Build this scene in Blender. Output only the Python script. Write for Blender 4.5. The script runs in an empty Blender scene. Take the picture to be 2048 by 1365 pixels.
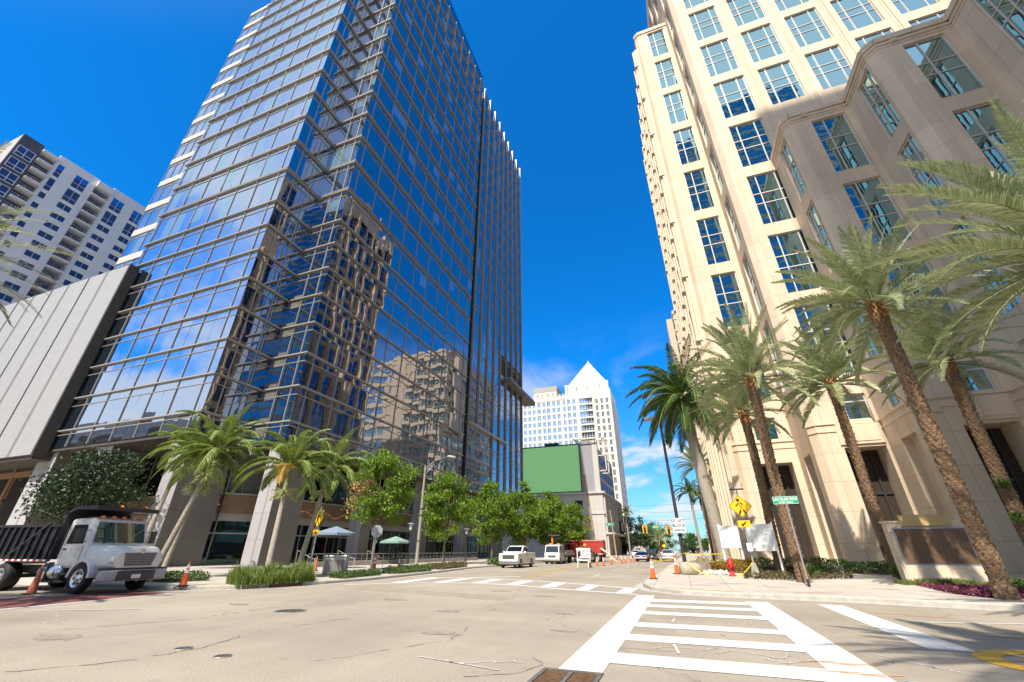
import bpy, math, random
from mathutils import Vector, Matrix, noise
R = math.radians
rnd = random.Random(7)
scene = bpy.context.scene
COL = scene.collection

# ------------------------------------------------------------------ helpers
class MB:
    """collects faces and links them as one mesh object"""
    def __init__(s): s.v = []; s.f = []; s.m = []; s.s = []
    def add(s, vs, fs, m=0, smooth=False):
        b = len(s.v); s.v.extend(tuple(p) for p in vs)
        for f in fs:
            s.f.append(tuple(b + i for i in f)); s.m.append(m); s.s.append(smooth)
        return s
    def box(s, x0, y0, z0, x1, y1, z1, m=0):
        vs = [(x0,y0,z0),(x1,y0,z0),(x1,y1,z0),(x0,y1,z0),(x0,y0,z1),(x1,y0,z1),(x1,y1,z1),(x0,y1,z1)]
        return s.add(vs, [(0,3,2,1),(4,5,6,7),(0,1,5,4),(1,2,6,5),(2,3,7,6),(3,0,4,7)], m)
    def rbox(s, x0, y0, z0, x1, y1, z1, r, m=0):
        """box with chamfered edges"""
        xs = (x0, x0+r, x1-r, x1); ys = (y0, y0+r, y1-r, y1)
        def ring(z, d): 
            a,b,c,e = x0+d, x1-d, y0+d, y1-d
            return [(a+r,c,z),(b-r,c,z),(b,c+r,z),(b,e-r,z),(b-r,e,z),(a+r,e,z),(a,e-r,z),(a,c+r,z)]
        rings = [ring(z0, r*.6), ring(z0+r, 0), ring(z1-r, 0), ring(z1, r*.6)]
        vs = [p for q in rings for p in q]; fs = []
        for k in range(3):
            for i in range(8):
                j = (i+1) % 8; fs.append((k*8+i, k*8+j, k*8+8+j, k*8+8+i))
        fs.append(tuple(range(7, -1, -1))); fs.append(tuple(range(24, 32)))
        return s.add(vs, fs, m)
    def quad(s, a, b, c, d, m=0): return s.add([a,b,c,d], [(0,1,2,3)], m)
    def beam(s, p, q, w, h, m=0):
        p = Vector(p); q = Vector(q); d = (q-p).normalized()
        up = Vector((0,0,1)) if abs(d.z) < .95 else Vector((0,1,0))
        a = d.cross(up).normalized()*w/2; b = a.cross(d).normalized()*h/2
        vs = [p-a-b,p+a-b,p+a+b,p-a+b,q-a-b,q+a-b,q+a+b,q-a+b]
        return s.add(vs, [(0,1,2,3),(7,6,5,4),(0,4,5,1),(1,5,6,2),(2,6,7,3),(3,7,4,0)], m)
    def tube(s, pts, rad, n=8, m=0, cap=True, smooth=True):
        pts = [Vector(p) for p in pts]; k = len(pts)
        if not hasattr(rad, '__len__'): rad = [rad]*k
        vs = []; fs = []; ref = None
        for i, p in enumerate(pts):
            d = (pts[min(i+1,k-1)] - pts[max(i-1,0)])
            if d.length < 1e-9: d = Vector((0,0,1))
            d.normalize()
            if ref is None:
                ref = Vector((1,0,0)) if abs(d.x) < .9 else Vector((0,1,0))
            a = (ref - d*ref.dot(d)).normalized(); ref = a; b = d.cross(a)
            for j in range(n):
                t = 2*math.pi*j/n; vs.append(p + (a*math.cos(t)+b*math.sin(t))*rad[i])
        for i in range(k-1):
            for j in range(n):
                l = (j+1) % n; fs.append((i*n+j, i*n+l, i*n+n+l, i*n+n+j))
        s.add(vs, fs, m, smooth)
        if cap:
            s.add(vs[:n], [tuple(range(n-1,-1,-1))], m); s.add(vs[-n:], [tuple(range(n))], m)
        return s
    def lathe(s, prof, n=16, o=(0,0,0), m=0, smooth=True, axis='z', cap=True):
        vs = []; fs = []; k = len(prof)
        for r, z in prof:
            for j in range(n):
                t = 2*math.pi*j/n; c, q = r*math.cos(t), r*math.sin(t)
                if axis == 'z': vs.append((o[0]+c, o[1]+q, o[2]+z))
                elif axis == 'y': vs.append((o[0]+c, o[1]+z, o[2]+q))
                else: vs.append((o[0]+z, o[1]+c, o[2]+q))
        for i in range(k-1):
            for j in range(n):
                l = (j+1) % n; fs.append((i*n+j, i*n+l, i*n+n+l, i*n+n+j))
        s.add(vs, fs, m, smooth)
        if cap: s.add(vs[:n], [tuple(range(n-1,-1,-1))], m); s.add(vs[-n:], [tuple(range(n))], m)
        return s
    def prism(s, poly, z0, z1, m=0, mt=None):
        n = len(poly); vs = [(x,y,z0) for x,y in poly] + [(x,y,z1) for x,y in poly]
        s.add(vs, [tuple(range(n-1,-1,-1))] + [(i,(i+1)%n,n+(i+1)%n,n+i) for i in range(n)], m)
        s.add(vs[n:], [tuple(range(n))], m if mt is None else mt)
        return s
    def sideprism(s, prof, y0, y1, m=0):
        """extrude an (x,z) outline along y"""
        n = len(prof); vs = [(x,y0,z) for x,z in prof] + [(x,y1,z) for x,z in prof]
        return s.add(vs, [tuple(range(n)), tuple(range(2*n-1,n-1,-1))] + [((i+1)%n,i,n+i,n+(i+1)%n) for i in range(n)], m)
    def loft(s, st, m=0, n=4, smooth=True, cap=True):
        """stations (x, halfwidth, zbottom, ztop, corner radius) -> rounded body along x"""
        vs = []; fs = []; cnt = None
        for x, w, zb, zt, r in st:
            ring = []
            for cx, cz, a0 in ((w-r, zt-r, 0), (-w+r, zt-r, 90), (-w+r*.5, zb+r*.5, 180), (w-r*.5, zb+r*.5, 270)):
                rr = r if a0 < 180 else r*.5
                for i in range(n+1):
                    t = R(a0+90*i/n); ring.append((x, cx+rr*math.cos(t), cz+rr*math.sin(t)))
            cnt = len(ring); vs += ring
        for i in range(len(st)-1):
            for j in range(cnt):
                l = (j+1) % cnt; fs.append((i*cnt+j, i*cnt+l, i*cnt+cnt+l, i*cnt+cnt+j))
        s.add(vs, fs, m, smooth)
        if cap:
            s.add(vs[:cnt], [tuple(range(cnt-1,-1,-1))], m); s.add(vs[-cnt:], [tuple(range(cnt))], m)
        return s
    def xf(s, M):
        s.v = [tuple(M @ Vector(p)) for p in s.v]; return s
    def build(s, name, mats, parent=None, world=False, label=None, cat=None, group=None, kind=None, loc=None):
        me = bpy.data.meshes.new(name)
        off = Vector((0,0,0))
        if world and parent is not None: off = parent.location
        if loc is not None: off = Vector(loc)
        me.from_pydata([tuple(Vector(p)-off) for p in s.v] if off.length else s.v, [], s.f)
        if not isinstance(mats, (list, tuple)): mats = [mats]
        for q in mats: me.materials.append(q)
        me.polygons.foreach_set('material_index', s.m)
        me.polygons.foreach_set('use_smooth', s.s)
        me.update()
        o = bpy.data.objects.new(name, me); COL.objects.link(o)
        if parent is not None: o.parent = parent
        if loc is not None: o.location = loc
        tag(o, label, cat, group, kind)
        return o

def tag(o, label=None, cat=None, group=None, kind=None):
    if label: o['label'] = label
    if cat: o['category'] = cat
    if group: o['group'] = group
    if kind: o['kind'] = kind
    return o
def thing(name, label, cat, loc=(0,0,0), rz=0, group=None):
    o = bpy.data.objects.new(name, None); COL.objects.link(o)
    o.location = loc; o.rotation_euler = (0,0,rz); o.empty_display_size = .2
    return tag(o, label, cat, group)
def copy_thing(src, loc, rz, label, group=None, scale=None):
    c = src.copy(); COL.objects.link(c); c.location = loc; c.rotation_euler = (0,0,rz); c['label'] = label
    if group: c['group'] = group
    if scale: c.scale = scale
    for ch in src.children:
        d = ch.copy(); COL.objects.link(d); d.parent = c
        for g in ch.children:
            e = g.copy(); COL.objects.link(e); e.parent = d
    return c
def text_mesh(body, size, depth=0.004, bold=0.0, sx=1.0):
    """lettering as mesh data, lying in XZ facing -Y, centred"""
    cu = bpy.data.curves.new('lettering', 'FONT'); cu.body = body; cu.size = size; cu.extrude = depth
    cu.offset = bold; cu.align_x = 'CENTER'; cu.align_y = 'CENTER'; cu.resolution_u = 3
    to = bpy.data.objects.new('tmp_lettering', cu); COL.objects.link(to)
    dg = bpy.context.evaluated_depsgraph_get(); dg.update()
    me = bpy.data.meshes.new_from_object(to.evaluated_get(dg))
    bpy.data.objects.remove(to); 
    me.transform(Matrix.Rotation(R(90), 4, 'X') @ Matrix.Diagonal((sx,1,1,1)))
    return me
def lettering(body, size, mat, parent, loc, sx=1.0, bold=0.0, name='lettering'):
    me = text_mesh(body, size, bold=bold, sx=sx); me.materials.clear(); me.materials.append(mat)
    o = bpy.data.objects.new(name, me); COL.objects.link(o); o.parent = parent; o.location = loc
    return o

# ------------------------------------------------------------------ materials
def nt(name):
    m = bpy.data.materials.new(name); m.use_nodes = True
    t = m.node_tree; b = t.nodes['Principled BSDF']
    return m, t, b
def N(t, typ, **kw):
    n = t.nodes.new(typ)
    for k, v in kw.items():
        if k in n.inputs: n.inputs[k].default_value = v
        else: setattr(n, k, v)
    return n
def c4(c): return (c[0], c[1], c[2], 1)
def mat(name, col, rough=.6, var=.12, scale=3.0, metal=0.0, bump=0.0, bscale=40.0, spec=.4, coat=0, trans=0, detail=5):
    m, t, b = nt(name)
    tc = N(t, 'ShaderNodeTexCoord'); no = N(t, 'ShaderNodeTexNoise', Scale=scale, Detail=detail, Roughness=.6)
    t.links.new(tc.outputs['Object'], no.inputs['Vector'])
    ra = N(t, 'ShaderNodeMapRange'); ra.inputs['From Min'].default_value = .3; ra.inputs['From Max'].default_value = .7
    ra.inputs['To Min'].default_value = 1-var; ra.inputs['To Max'].default_value = 1+var
    t.links.new(no.outputs['Fac'], ra.inputs['Value'])
    mx = N(t, 'ShaderNodeMix', data_type='RGBA', blend_type='MULTIPLY'); mx.inputs['Factor'].default_value = 1
    mx.inputs['A'].default_value = c4(col)
    t.links.new(ra.outputs['Result'], mx.inputs['B']); t.links.new(mx.outputs['Result'], b.inputs['Base Color'])
    b.inputs['Roughness'].default_value = rough; b.inputs['Metallic'].default_value = metal
    b.inputs['Specular IOR Level'].default_value = spec; b.inputs['Coat Weight'].default_value = coat
    if trans:
        b.inputs['Transmission Weight'].default_value = trans
    if bump:
        n2 = N(t, 'ShaderNodeTexNoise', Scale=bscale, Detail=4); bp = N(t, 'ShaderNodeBump', Strength=bump, Distance=.02)
        t.links.new(tc.outputs['Object'], n2.inputs['Vector']); t.links.new(n2.outputs['Fac'], bp.inputs['Height'])
        t.links.new(bp.outputs['Normal'], b.inputs['Normal'])
    return m
def panel_mat(name, col, joint, w, h, rough=.75, ms=.012, var=.06, streak=.05):
    """stone or precast panels with scored joints; u = x+y, v = z of the object"""
    m, t, b = nt(name)
    tc = N(t, 'ShaderNodeTexCoord'); sp = N(t, 'ShaderNodeSeparateXYZ'); ad = N(t, 'ShaderNodeMath', operation='ADD'); cb = N(t, 'ShaderNodeCombineXYZ')
    t.links.new(tc.outputs['Object'], sp.inputs[0]); t.links.new(sp.outputs[0], ad.inputs[0]); t.links.new(sp.outputs[1], ad.inputs[1])
    t.links.new(ad.outputs[0], cb.inputs[0]); t.links.new(sp.outputs[2], cb.inputs[1])
    br = N(t, 'ShaderNodeTexBrick', offset=0.0, squash=1.0)
    br.inputs['Scale'].default_value = 1; br.inputs['Mortar Size'].default_value = ms; br.inputs['Brick Width'].default_value = w; br.inputs['Row Height'].default_value = h
    br.inputs['Mortar Smooth'].default_value = .1; br.inputs['Bias'].default_value = 0
    br.inputs['Color1'].default_value = c4([x*(1-var) for x in col]); br.inputs['Color2'].default_value = c4([min(1,x*(1+var)) for x in col]); br.inputs['Mortar'].default_value = c4(joint)
    t.links.new(cb.outputs[0], br.inputs['Vector'])
    no = N(t, 'ShaderNodeTexNoise', Scale=.35, Detail=6, Roughness=.65)
    mp = N(t, 'ShaderNodeMapping'); mp.inputs['Scale'].default_value = (3, 3, .5)
    t.links.new(tc.outputs['Object'], mp.inputs[0]); t.links.new(mp.outputs[0], no.inputs['Vector'])
    ra = N(t, 'ShaderNodeMapRange'); ra.inputs['From Min'].default_value = .3; ra.inputs['From Max'].default_value = .7
    ra.inputs['To Min'].default_value = 1-streak; ra.inputs['To Max'].default_value = 1+streak
    t.links.new(no.outputs['Fac'], ra.inputs['Value'])
    mx = N(t, 'ShaderNodeMix', data_type='RGBA', blend_type='MULTIPLY'); mx.inputs['Factor'].default_value = 1
    t.links.new(br.outputs['Color'], mx.inputs['A']); t.links.new(ra.outputs['Result'], mx.inputs['B'])
    t.links.new(mx.outputs['Result'], b.inputs['Base Color']); b.inputs['Roughness'].default_value = rough
    b.inputs['Specular IOR Level'].default_value = .25
    bp = N(t, 'ShaderNodeBump', Strength=.5, Distance=.02); bp.invert = True
    t.links.new(br.outputs['Fac'], bp.inputs['Height']); t.links.new(bp.outputs['Normal'], b.inputs['Normal'])
    return m
def glass_mat(name, tint, body, refl=.85, wav=.02, wscale=.5, rough=.012):
    """coated facade glass: mirror layer over a dark body, a little wavy"""
    m = bpy.data.materials.new(name); m.use_nodes = True; t = m.node_tree
    t.nodes.remove(t.nodes['Principled BSDF']); out = t.nodes['Material Output']
    gl = N(t, 'ShaderNodeBsdfGlossy', Roughness=rough); gl.inputs['Color'].default_value = c4(tint)
    df = N(t, 'ShaderNodeBsdfDiffuse'); df.inputs['Color'].default_value = c4(body)
    lw = N(t, 'ShaderNodeLayerWeight', Blend=.45)
    ra = N(t, 'ShaderNodeMapRange'); ra.inputs['To Min'].default_value = refl*.78; ra.inputs['To Max'].default_value = min(1, refl*1.12)
    t.links.new(lw.outputs['Facing'], ra.inputs['Value'])
    mx = N(t, 'ShaderNodeMixShader'); t.links.new(ra.outputs['Result'], mx.inputs[0])
    t.links.new(df.outputs[0], mx.inputs[1]); t.links.new(gl.outputs[0], mx.inputs[2]); t.links.new(mx.outputs[0], out.inputs['Surface'])
    tc = N(t, 'ShaderNodeTexCoord'); no = N(t, 'ShaderNodeTexNoise', Scale=wscale, Detail=1.5)
    t.links.new(tc.outputs['Object'], no.inputs['Vector'])
    bp = N(t, 'ShaderNodeBump', Strength=1, Distance=wav); t.links.new(no.outputs['Fac'], bp.inputs['Height'])
    t.links.new(bp.outputs['Normal'], gl.inputs['Normal'])
    return m
def leaf_mat(name, a, b_, rough=.45, tl=.35):
    m, t, b = nt(name)
    oi = N(t, 'ShaderNodeNewGeometry'); cr = N(t, 'ShaderNodeValToRGB')
    cr.color_ramp.elements[0].color = c4(a); cr.color_ramp.elements[1].color = c4(b_)
    t.links.new(oi.outputs['Random Per Island'], cr.inputs['Fac']); t.links.new(cr.outputs['Color'], b.inputs['Base Color'])
    b.inputs['Roughness'].default_value = rough; b.inputs['Specular IOR Level'].default_value = .45
    tr = N(t, 'ShaderNodeBsdfTranslucent'); mx = N(t, 'ShaderNodeMixShader'); mx.inputs[0].default_value = tl
    t.links.new(cr.outputs['Color'], tr.inputs['Color']); out = t.nodes['Material Output']
    t.links.new(b.outputs[0], mx.inputs[1]); t.links.new(tr.outputs[0], mx.inputs[2]); t.links.new(mx.outputs[0], out.inputs['Surface'])
    return m
def glow_mat(name, col, s):
    m, t, b = nt(name); b.inputs['Base Color'].default_value = c4(col)
    b.inputs['Emission Color'].default_value = c4(col); b.inputs['Emission Strength'].default_value = s
    return m

# ------------------------------------------------------------------ camera, light, sky
YAW, PIT, ROL, HC = R(-20.539), R(26.941), R(.123), 1.5
cam = bpy.data.cameras.new('camera'); co = bpy.data.objects.new('camera', cam); COL.objects.link(co)
Fv = Vector((math.sin(YAW)*math.cos(PIT), math.cos(YAW)*math.cos(PIT), math.sin(PIT)))
Rv = Vector((math.cos(YAW), -math.sin(YAW), 0)); Uv = Rv.cross(Fv)
cr_, sr_ = math.cos(ROL), math.sin(ROL)
X_ = Rv*cr_ + Uv*sr_; Y_ = -Rv*sr_ + Uv*cr_
co.matrix_world = Matrix(((X_.x,Y_.x,-Fv.x,0),(X_.y,Y_.y,-Fv.y,0),(X_.z,Y_.z,-Fv.z,HC),(0,0,0,1)))
cam.sensor_fit = 'HORIZONTAL'; cam.sensor_width = 36; cam.lens = 825.17/2048*36
cam.clip_start = .1; cam.clip_end = 6000
scene.camera = co

SUN = Vector((-.06, -.61, .79)).normalized()
sl = bpy.data.lights.new('sun', 'SUN'); sl.energy = 5.0; sl.angle = R(.5); sl.color = (1, .92, .79)
so = bpy.data.objects.new('sun', sl); COL.objects.link(so); so.rotation_euler = SUN.to_track_quat('Z', 'Y').to_euler()
so.location = (-20, -60, 60)

w = bpy.data.worlds.new('World'); scene.world = w; w.use_nodes = True; t = w.node_tree
bg = t.nodes['Background']
sky = N(t, 'ShaderNodeTexSky', sky_type='NISHITA'); sky.sun_disc = False
sky.sun_elevation = math.asin(SUN.z); sky.sun_rotation = math.atan2(SUN.x, SUN.y)
sky.air_density = 1.0; sky.dust_density = .5; sky.ozone_density = 3.0
hs = N(t, 'ShaderNodeMix', data_type='RGBA', blend_type='MULTIPLY'); hs.inputs['Factor'].default_value = 1
hs.inputs['B'].default_value = (.26, .95, 1.65, 1)
t.links.new(sky.outputs[0], hs.inputs['A'])
tc = N(t, 'ShaderNodeTexCoord'); sx = N(t, 'ShaderNodeSeparateXYZ'); t.links.new(tc.outputs['Generated'], sx.inputs[0])
def M(op, a, b=None):
    n = N(t, 'ShaderNodeMath', operation=op)
    for i, q in enumerate((a, b)):
        if q is None: continue
        if isinstance(q, (int, float)): n.inputs[i].default_value = q
        else: t.links.new(q, n.inputs[i])
    return n.outputs[0]
# paler towards the horizon, and a bright aureole round the sun
hz = N(t, 'ShaderNodeMix', data_type='RGBA'); hz.inputs['A'].default_value = (.40, .70, .88, 1); hz.inputs['B'].default_value = (.03, .76, 1.40, 1)
hzr = N(t, 'ShaderNodeMapRange', interpolation_type='SMOOTHSTEP'); hzr.inputs['From Min'].default_value = .0; hzr.inputs['From Max'].default_value = .42
t.links.new(sx.outputs[2], hzr.inputs['Value']); t.links.new(hzr.outputs['Result'], hz.inputs['Factor']); t.links.new(hz.outputs['Result'], hs.inputs['B'])
dp = N(t, 'ShaderNodeVectorMath', operation='DOT_PRODUCT'); t.links.new(tc.outputs['Generated'], dp.inputs[0]); dp.inputs[1].default_value = SUN
zz = M('ADD', M('MAXIMUM', sx.outputs[2], 0), .12)
cv = N(t, 'ShaderNodeCombineXYZ'); t.links.new(M('DIVIDE', sx.outputs[0], zz), cv.inputs[0]); t.links.new(M('DIVIDE', sx.outputs[1], zz), cv.inputs[1])
def cloud(scale, lo, hi, rot, loc):
    mp = N(t, 'ShaderNodeMapping'); mp.inputs['Scale'].default_value = (scale[0], scale[1], 1); mp.inputs['Rotation'].default_value = (0,0,rot); mp.inputs['Location'].default_value = loc
    t.links.new(cv.outputs[0], mp.inputs[0])
    no = N(t, 'ShaderNodeTexNoise', Scale=1.0, Detail=7, Roughness=.55, Distortion=.3); t.links.new(mp.outputs[0], no.inputs['Vector'])
    ra = N(t, 'ShaderNodeMapRange', interpolation_type='SMOOTHSTEP'); ra.inputs['From Min'].default_value = lo; ra.inputs['From Max'].default_value = hi
    t.links.new(no.outputs['Fac'], ra.inputs['Value']); return ra.outputs['Result']
def smooth(v, a, b):
    ra = N(t, 'ShaderNodeMapRange', interpolation_type='SMOOTHSTEP'); ra.inputs['From Min'].default_value = a; ra.inputs['From Max'].default_value = b
    t.links.new(v, ra.inputs['Value']); return ra.outputs['Result']
low = M('SUBTRACT', 1, smooth(sx.outputs[2], .20, .50))            # wisps hang low over the horizon
front = M('MULTIPLY', cloud((1.7,1.0), .465, .66, .35, (5.3,2.7,0)), M('MULTIPLY', low, 1.0))
back = smooth(M('MULTIPLY', sx.outputs[1], -1), .05, .35)           # behind the photographer the sky is half clouded
bk = M('MULTIPLY', cloud((.8,.8), .40, .58, .2, (.4,2.2,0)), M('MULTIPLY', back, .9))
aur = M('MULTIPLY', M('POWER', smooth(dp.outputs['Value'], .50, .98), 1.3), .9)
cl = M('MAXIMUM', M('MAXIMUM', front, bk), aur)
mxc = N(t, 'ShaderNodeMix', data_type='RGBA'); t.links.new(cl, mxc.inputs['Factor'])
t.links.new(hs.outputs['Result'], mxc.inputs['A']); mxc.inputs['B'].default_value = (4.6, 4.9, 5.2, 1)
t.links.new(mxc.outputs['Result'], bg.inputs['Color']); bg.inputs['Strength'].default_value = .128
vs_ = scene.view_settings; vs_.view_transform = 'Standard'; vs_.look = 'None'; vs_.gamma = 1; vs_.exposure = 0.55
scene.cycles.max_bounces = 8; scene.cycles.glossy_bounces = 7; scene.cycles.diffuse_bounces = 3; scene.cycles.transmission_bounces = 3
scene.cycles.transparent_max_bounces = 4; scene.cycles.caustics_reflective = False; scene.cycles.caustics_refractive = False
scene.cycles.sample_clamp_indirect = 4; scene.cycles.use_denoising = True
# ------------------------------------------------------------------ shared materials
mConc = mat('pale_concrete', (.46,.42,.37), .85, .12, 1.2, bump=.15, bscale=25)
mPave = panel_mat('pavement_slabs', (.47,.43,.375), (.26,.235,.2), 1.5, 1.5, .85, .012, .05, .12)
mKerb = mat('kerb_concrete', (.44,.41,.36), .85, .18, 4, bump=.2)
mWhite = mat('road_paint_white', (.64,.63,.60), .7, .08, 6)
mYellowP = mat('road_paint_yellow', (.62,.36,.03), .7, .2, 5)
mSteel = mat('galvanised_steel', (.45,.45,.46), .42, .1, 8, metal=.6)
mAlu = mat('bright_aluminium', (.40,.375,.34), .45, .06, 2, metal=.3)
mDarkMetal = mat('dark_metal', (.05,.05,.055), .45, .1, 5, metal=.3)
mBlack = mat('black_rubber', (.018,.018,.019), .7, .2, 8)
mWhitePaint = mat('white_car_paint', (.72,.71,.685), .32, .08, 2.5, coat=.5)
mSilver = mat('silver_car_paint', (.56,.56,.55), .3, .03, 2, metal=.4, coat=.6)
mBlackPaint = mat('black_car_paint', (.012,.012,.016), .2, .05, 2, coat=.9)
mCarGlass = glass_mat('car_glass', (.45,.55,.55), (.008,.012,.012), .26, .0, 1)
mOrange = mat('cone_orange', (.78,.13,.02), .5, .08, 6)
mOrangeOld = mat('faded_orange', (.52,.15,.07), .7, .25, 9)
mBand = mat('reflective_white', (.82,.82,.8), .4, .04, 6)
mSignY = mat('sign_yellow', (.80,.50,.01), .45, .03, 3)
mSignK = mat('sign_black', (.02,.018,.015), .5, .05, 3)
mSignW = mat('sign_white', (.80,.80,.78), .45, .03, 3)
mSignG = mat('sign_green', (.01,.33,.20), .45, .04, 3)
mWood = mat('timber', (.30,.17,.09), .7, .25, 6)
mTrunk = mat('bark_grey_brown', (.20,.165,.12), .9, .3, 12, bump=.6, bscale=30)
mPalmGrey = mat('palm_trunk_grey', (.33,.29,.235), .85, .25, 9, bump=.5, bscale=30)
mDate = mat('date_palm_bark', (.185,.115,.065), .9, .5, 11, bump=.6, bscale=50)
mLime = leaf_mat('street_tree_leaves', (.09,.19,.015), (.26,.38,.04), .45, .4)
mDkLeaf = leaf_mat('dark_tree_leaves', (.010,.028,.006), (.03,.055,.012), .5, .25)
mDateLeaf = leaf_mat('date_palm_leaflets', (.23,.275,.11), (.47,.505,.28), .5, .25)
mAdon = leaf_mat('green_palm_leaflets', (.10,.17,.02), (.27,.34,.07), .45, .35)
mGold = leaf_mat('golden_palm_leaflets', (.45,.27,.02), (.62,.42,.05), .5, .35)
mRoyal = leaf_mat('royal_palm_leaflets', (.02,.07,.010), (.14,.22,.04), .45, .3)
mGrass = leaf_mat('grass_blades', (.10,.17,.025), (.24,.29,.06), .6, .3)
mHedge = leaf_mat('hedge_leaves', (.035,.085,.012), (.10,.18,.03), .5, .3)
mHedgeBr = leaf_mat('bronze_hedge_leaves', (.07,.05,.02), (.16,.14,.04), .55, .3)
mPurple = leaf_mat('purple_leaves', (.12,.02,.05), (.28,.07,.12), .55, .25)
mCroton = leaf_mat('croton_leaves', (.20,.24,.02), (.50,.20,.04), .5, .3)
mFruit = leaf_mat('palm_flower_stalks', (.42,.44,.18), (.62,.62,.32), .6, .2)
mSoil = mat('soil', (.20,.155,.11), .95, .35, 9, bump=.9, bscale=18)
mRock = mat('broken_concrete', (.52,.49,.45), .9, .2, 6, bump=.6, bscale=20)

def worn(m, road, lo, hi, sc):
    """paint rubbed through to the road in small specks and along tyre paths"""
    t = m.node_tree; b = t.nodes['Principled BSDF']; old = b.inputs['Base Color'].links[0].from_socket
    tc = [q for q in t.nodes if q.type == 'TEX_COORD'][0]
    n1 = N(t, 'ShaderNodeTexNoise', Scale=sc, Detail=8, Roughness=.75); t.links.new(tc.outputs['Object'], n1.inputs['Vector'])
    n2 = N(t, 'ShaderNodeTexNoise', Scale=.5, Detail=3); t.links.new(tc.outputs['Object'], n2.inputs['Vector'])
    ad = N(t, 'ShaderNodeMath', operation='MULTIPLY_ADD'); t.links.new(n2.outputs['Fac'], ad.inputs[0]); ad.inputs[1].default_value = .35; t.links.new(n1.outputs['Fac'], ad.inputs[2])
    ra = N(t, 'ShaderNodeMapRange'); ra.inputs['From Min'].default_value = lo; ra.inputs['From Max'].default_value = hi; t.links.new(ad.outputs[0], ra.inputs['Value'])
    mx = N(t, 'ShaderNodeMix', data_type='RGBA'); t.links.new(ra.outputs['Result'], mx.inputs['Factor']); t.links.new(old, mx.inputs['A']); mx.inputs['B'].default_value = c4(road)
    t.links.new(mx.outputs['Result'], b.inputs['Base Color'])
worn(mWhite, (.36,.31,.26), .75, .86, 9); worn(mYellowP, (.33,.28,.23), .72, .84, 8)
# ------------------------------------------------------------------ road surface material
def road_mat():
    m, t, b = nt('worn_asphalt')
    tc = N(t, 'ShaderNodeTexCoord')
    def noise_(sc, det, rg=.6, stretch=None):
        n = N(t, 'ShaderNodeTexNoise', Scale=sc, Detail=det, Roughness=rg)
        if stretch:
            mp = N(t, 'ShaderNodeMapping'); mp.inputs['Scale'].default_value = stretch[:3]; mp.inputs['Rotation'].default_value = (0,0,stretch[3])
            t.links.new(tc.outputs['Object'], mp.inputs[0]); t.links.new(mp.outputs[0], n.inputs['Vector'])
        else: t.links.new(tc.outputs['Object'], n.inputs['Vector'])
        return n.outputs['Fac']
    def rng(v, a, b2, lo, hi):
        ra = N(t, 'ShaderNodeMapRange'); ra.inputs['From Min'].default_value = a; ra.inputs['From Max'].default_value = b2
        ra.inputs['To Min'].default_value = lo; ra.inputs['To Max'].default_value = hi; t.links.new(v, ra.inputs['Value']); return ra.outputs['Result']
    def mul(a, b2):
        n = N(t, 'ShaderNodeMath', operation='MULTIPLY'); t.links.new(a, n.inputs[0]); t.links.new(b2, n.inputs[1]); return n.outputs[0]
    f = rng(noise_(.16, 6), .3, .7, .80, 1.14)
    f = mul(f, rng(noise_(1.0, 4, .6, (.5,.07,1,.15)), .3, .72, .90, 1.07))     # tyre-polished lanes
    f = mul(f, rng(noise_(1.0, 4, .6, (.06,.6,1,.05)), .3, .72, .93, 1.06))
    f = mul(f, rng(noise_(30, 3, .75), .25, .75, .70, 1.30))                     # aggregate
    f = mul(f, rng(noise_(2.2, 5, .7), .58, .74, 1.0, .80))                     # oil stains
    vo = N(t, 'ShaderNodeTexVoronoi', feature='DISTANCE_TO_EDGE', Scale=.11)
    wn = N(t, 'ShaderNodeTexNoise', Scale=.9, Detail=6, Roughness=.7); t.links.new(tc.outputs['Object'], wn.inputs['Vector'])
    mxv = N(t, 'ShaderNodeMix', data_type='RGBA', blend_type='ADD'); mxv.inputs['Factor'].default_value = 1.0
    t.links.new(tc.outputs['Object'], mxv.inputs['A']); t.links.new(wn.outputs['Color'], mxv.inputs['B']); t.links.new(mxv.outputs['Result'], vo.inputs['Vector'])
    f = mul(f, rng(vo.outputs['Distance'], .0, .0022, .55, 1.0))                # cracks
    mx = N(t, 'ShaderNodeMix', data_type='RGBA', blend_type='MULTIPLY'); mx.inputs['Factor'].default_value = 1
    mx.inputs['A'].default_value = (.36,.312,.25,1); t.links.new(f, mx.inputs['B']); t.links.new(mx.outputs['Result'], b.inputs['Base Color'])
    b.inputs['Roughness'].default_value = .85; b.inputs['Specular IOR Level'].default_value = .25
    n3 = N(t, 'ShaderNodeTexNoise', Scale=55, Detail=3); t.links.new(tc.outputs['Object'], n3.inputs['Vector'])
    bp = N(t, 'ShaderNodeBump', Strength=.5, Distance=.01); t.links.new(n3.outputs['Fac'], bp.inputs['Height']); t.links.new(bp.outputs['Normal'], b.inputs['Normal'])
    return m
mRoad = road_mat()
mBrick = panel_mat('red_brick_paving', (.20,.075,.06), (.12,.06,.05), .22, .11, .85, .01, .25, .15)
# brick paving lies flat: feed x,y instead of x+y,z
for n_ in list(mBrick.node_tree.nodes):
    if n_.type == 'TEX_BRICK':
        tcn = [q for q in mBrick.node_tree.nodes if q.type == 'TEX_COORD'][0]
        mBrick.node_tree.links.new(tcn.outputs['Object'], n_.inputs['Vector'])
for n_ in list(mPave.node_tree.nodes):
    if n_.type == 'TEX_BRICK':
        tcn = [q for q in mPave.node_tree.nodes if q.type == 'TEX_COORD'][0]
        mPave.node_tree.links.new(tcn.outputs['Object'], n_.inputs['Vector'])

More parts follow.
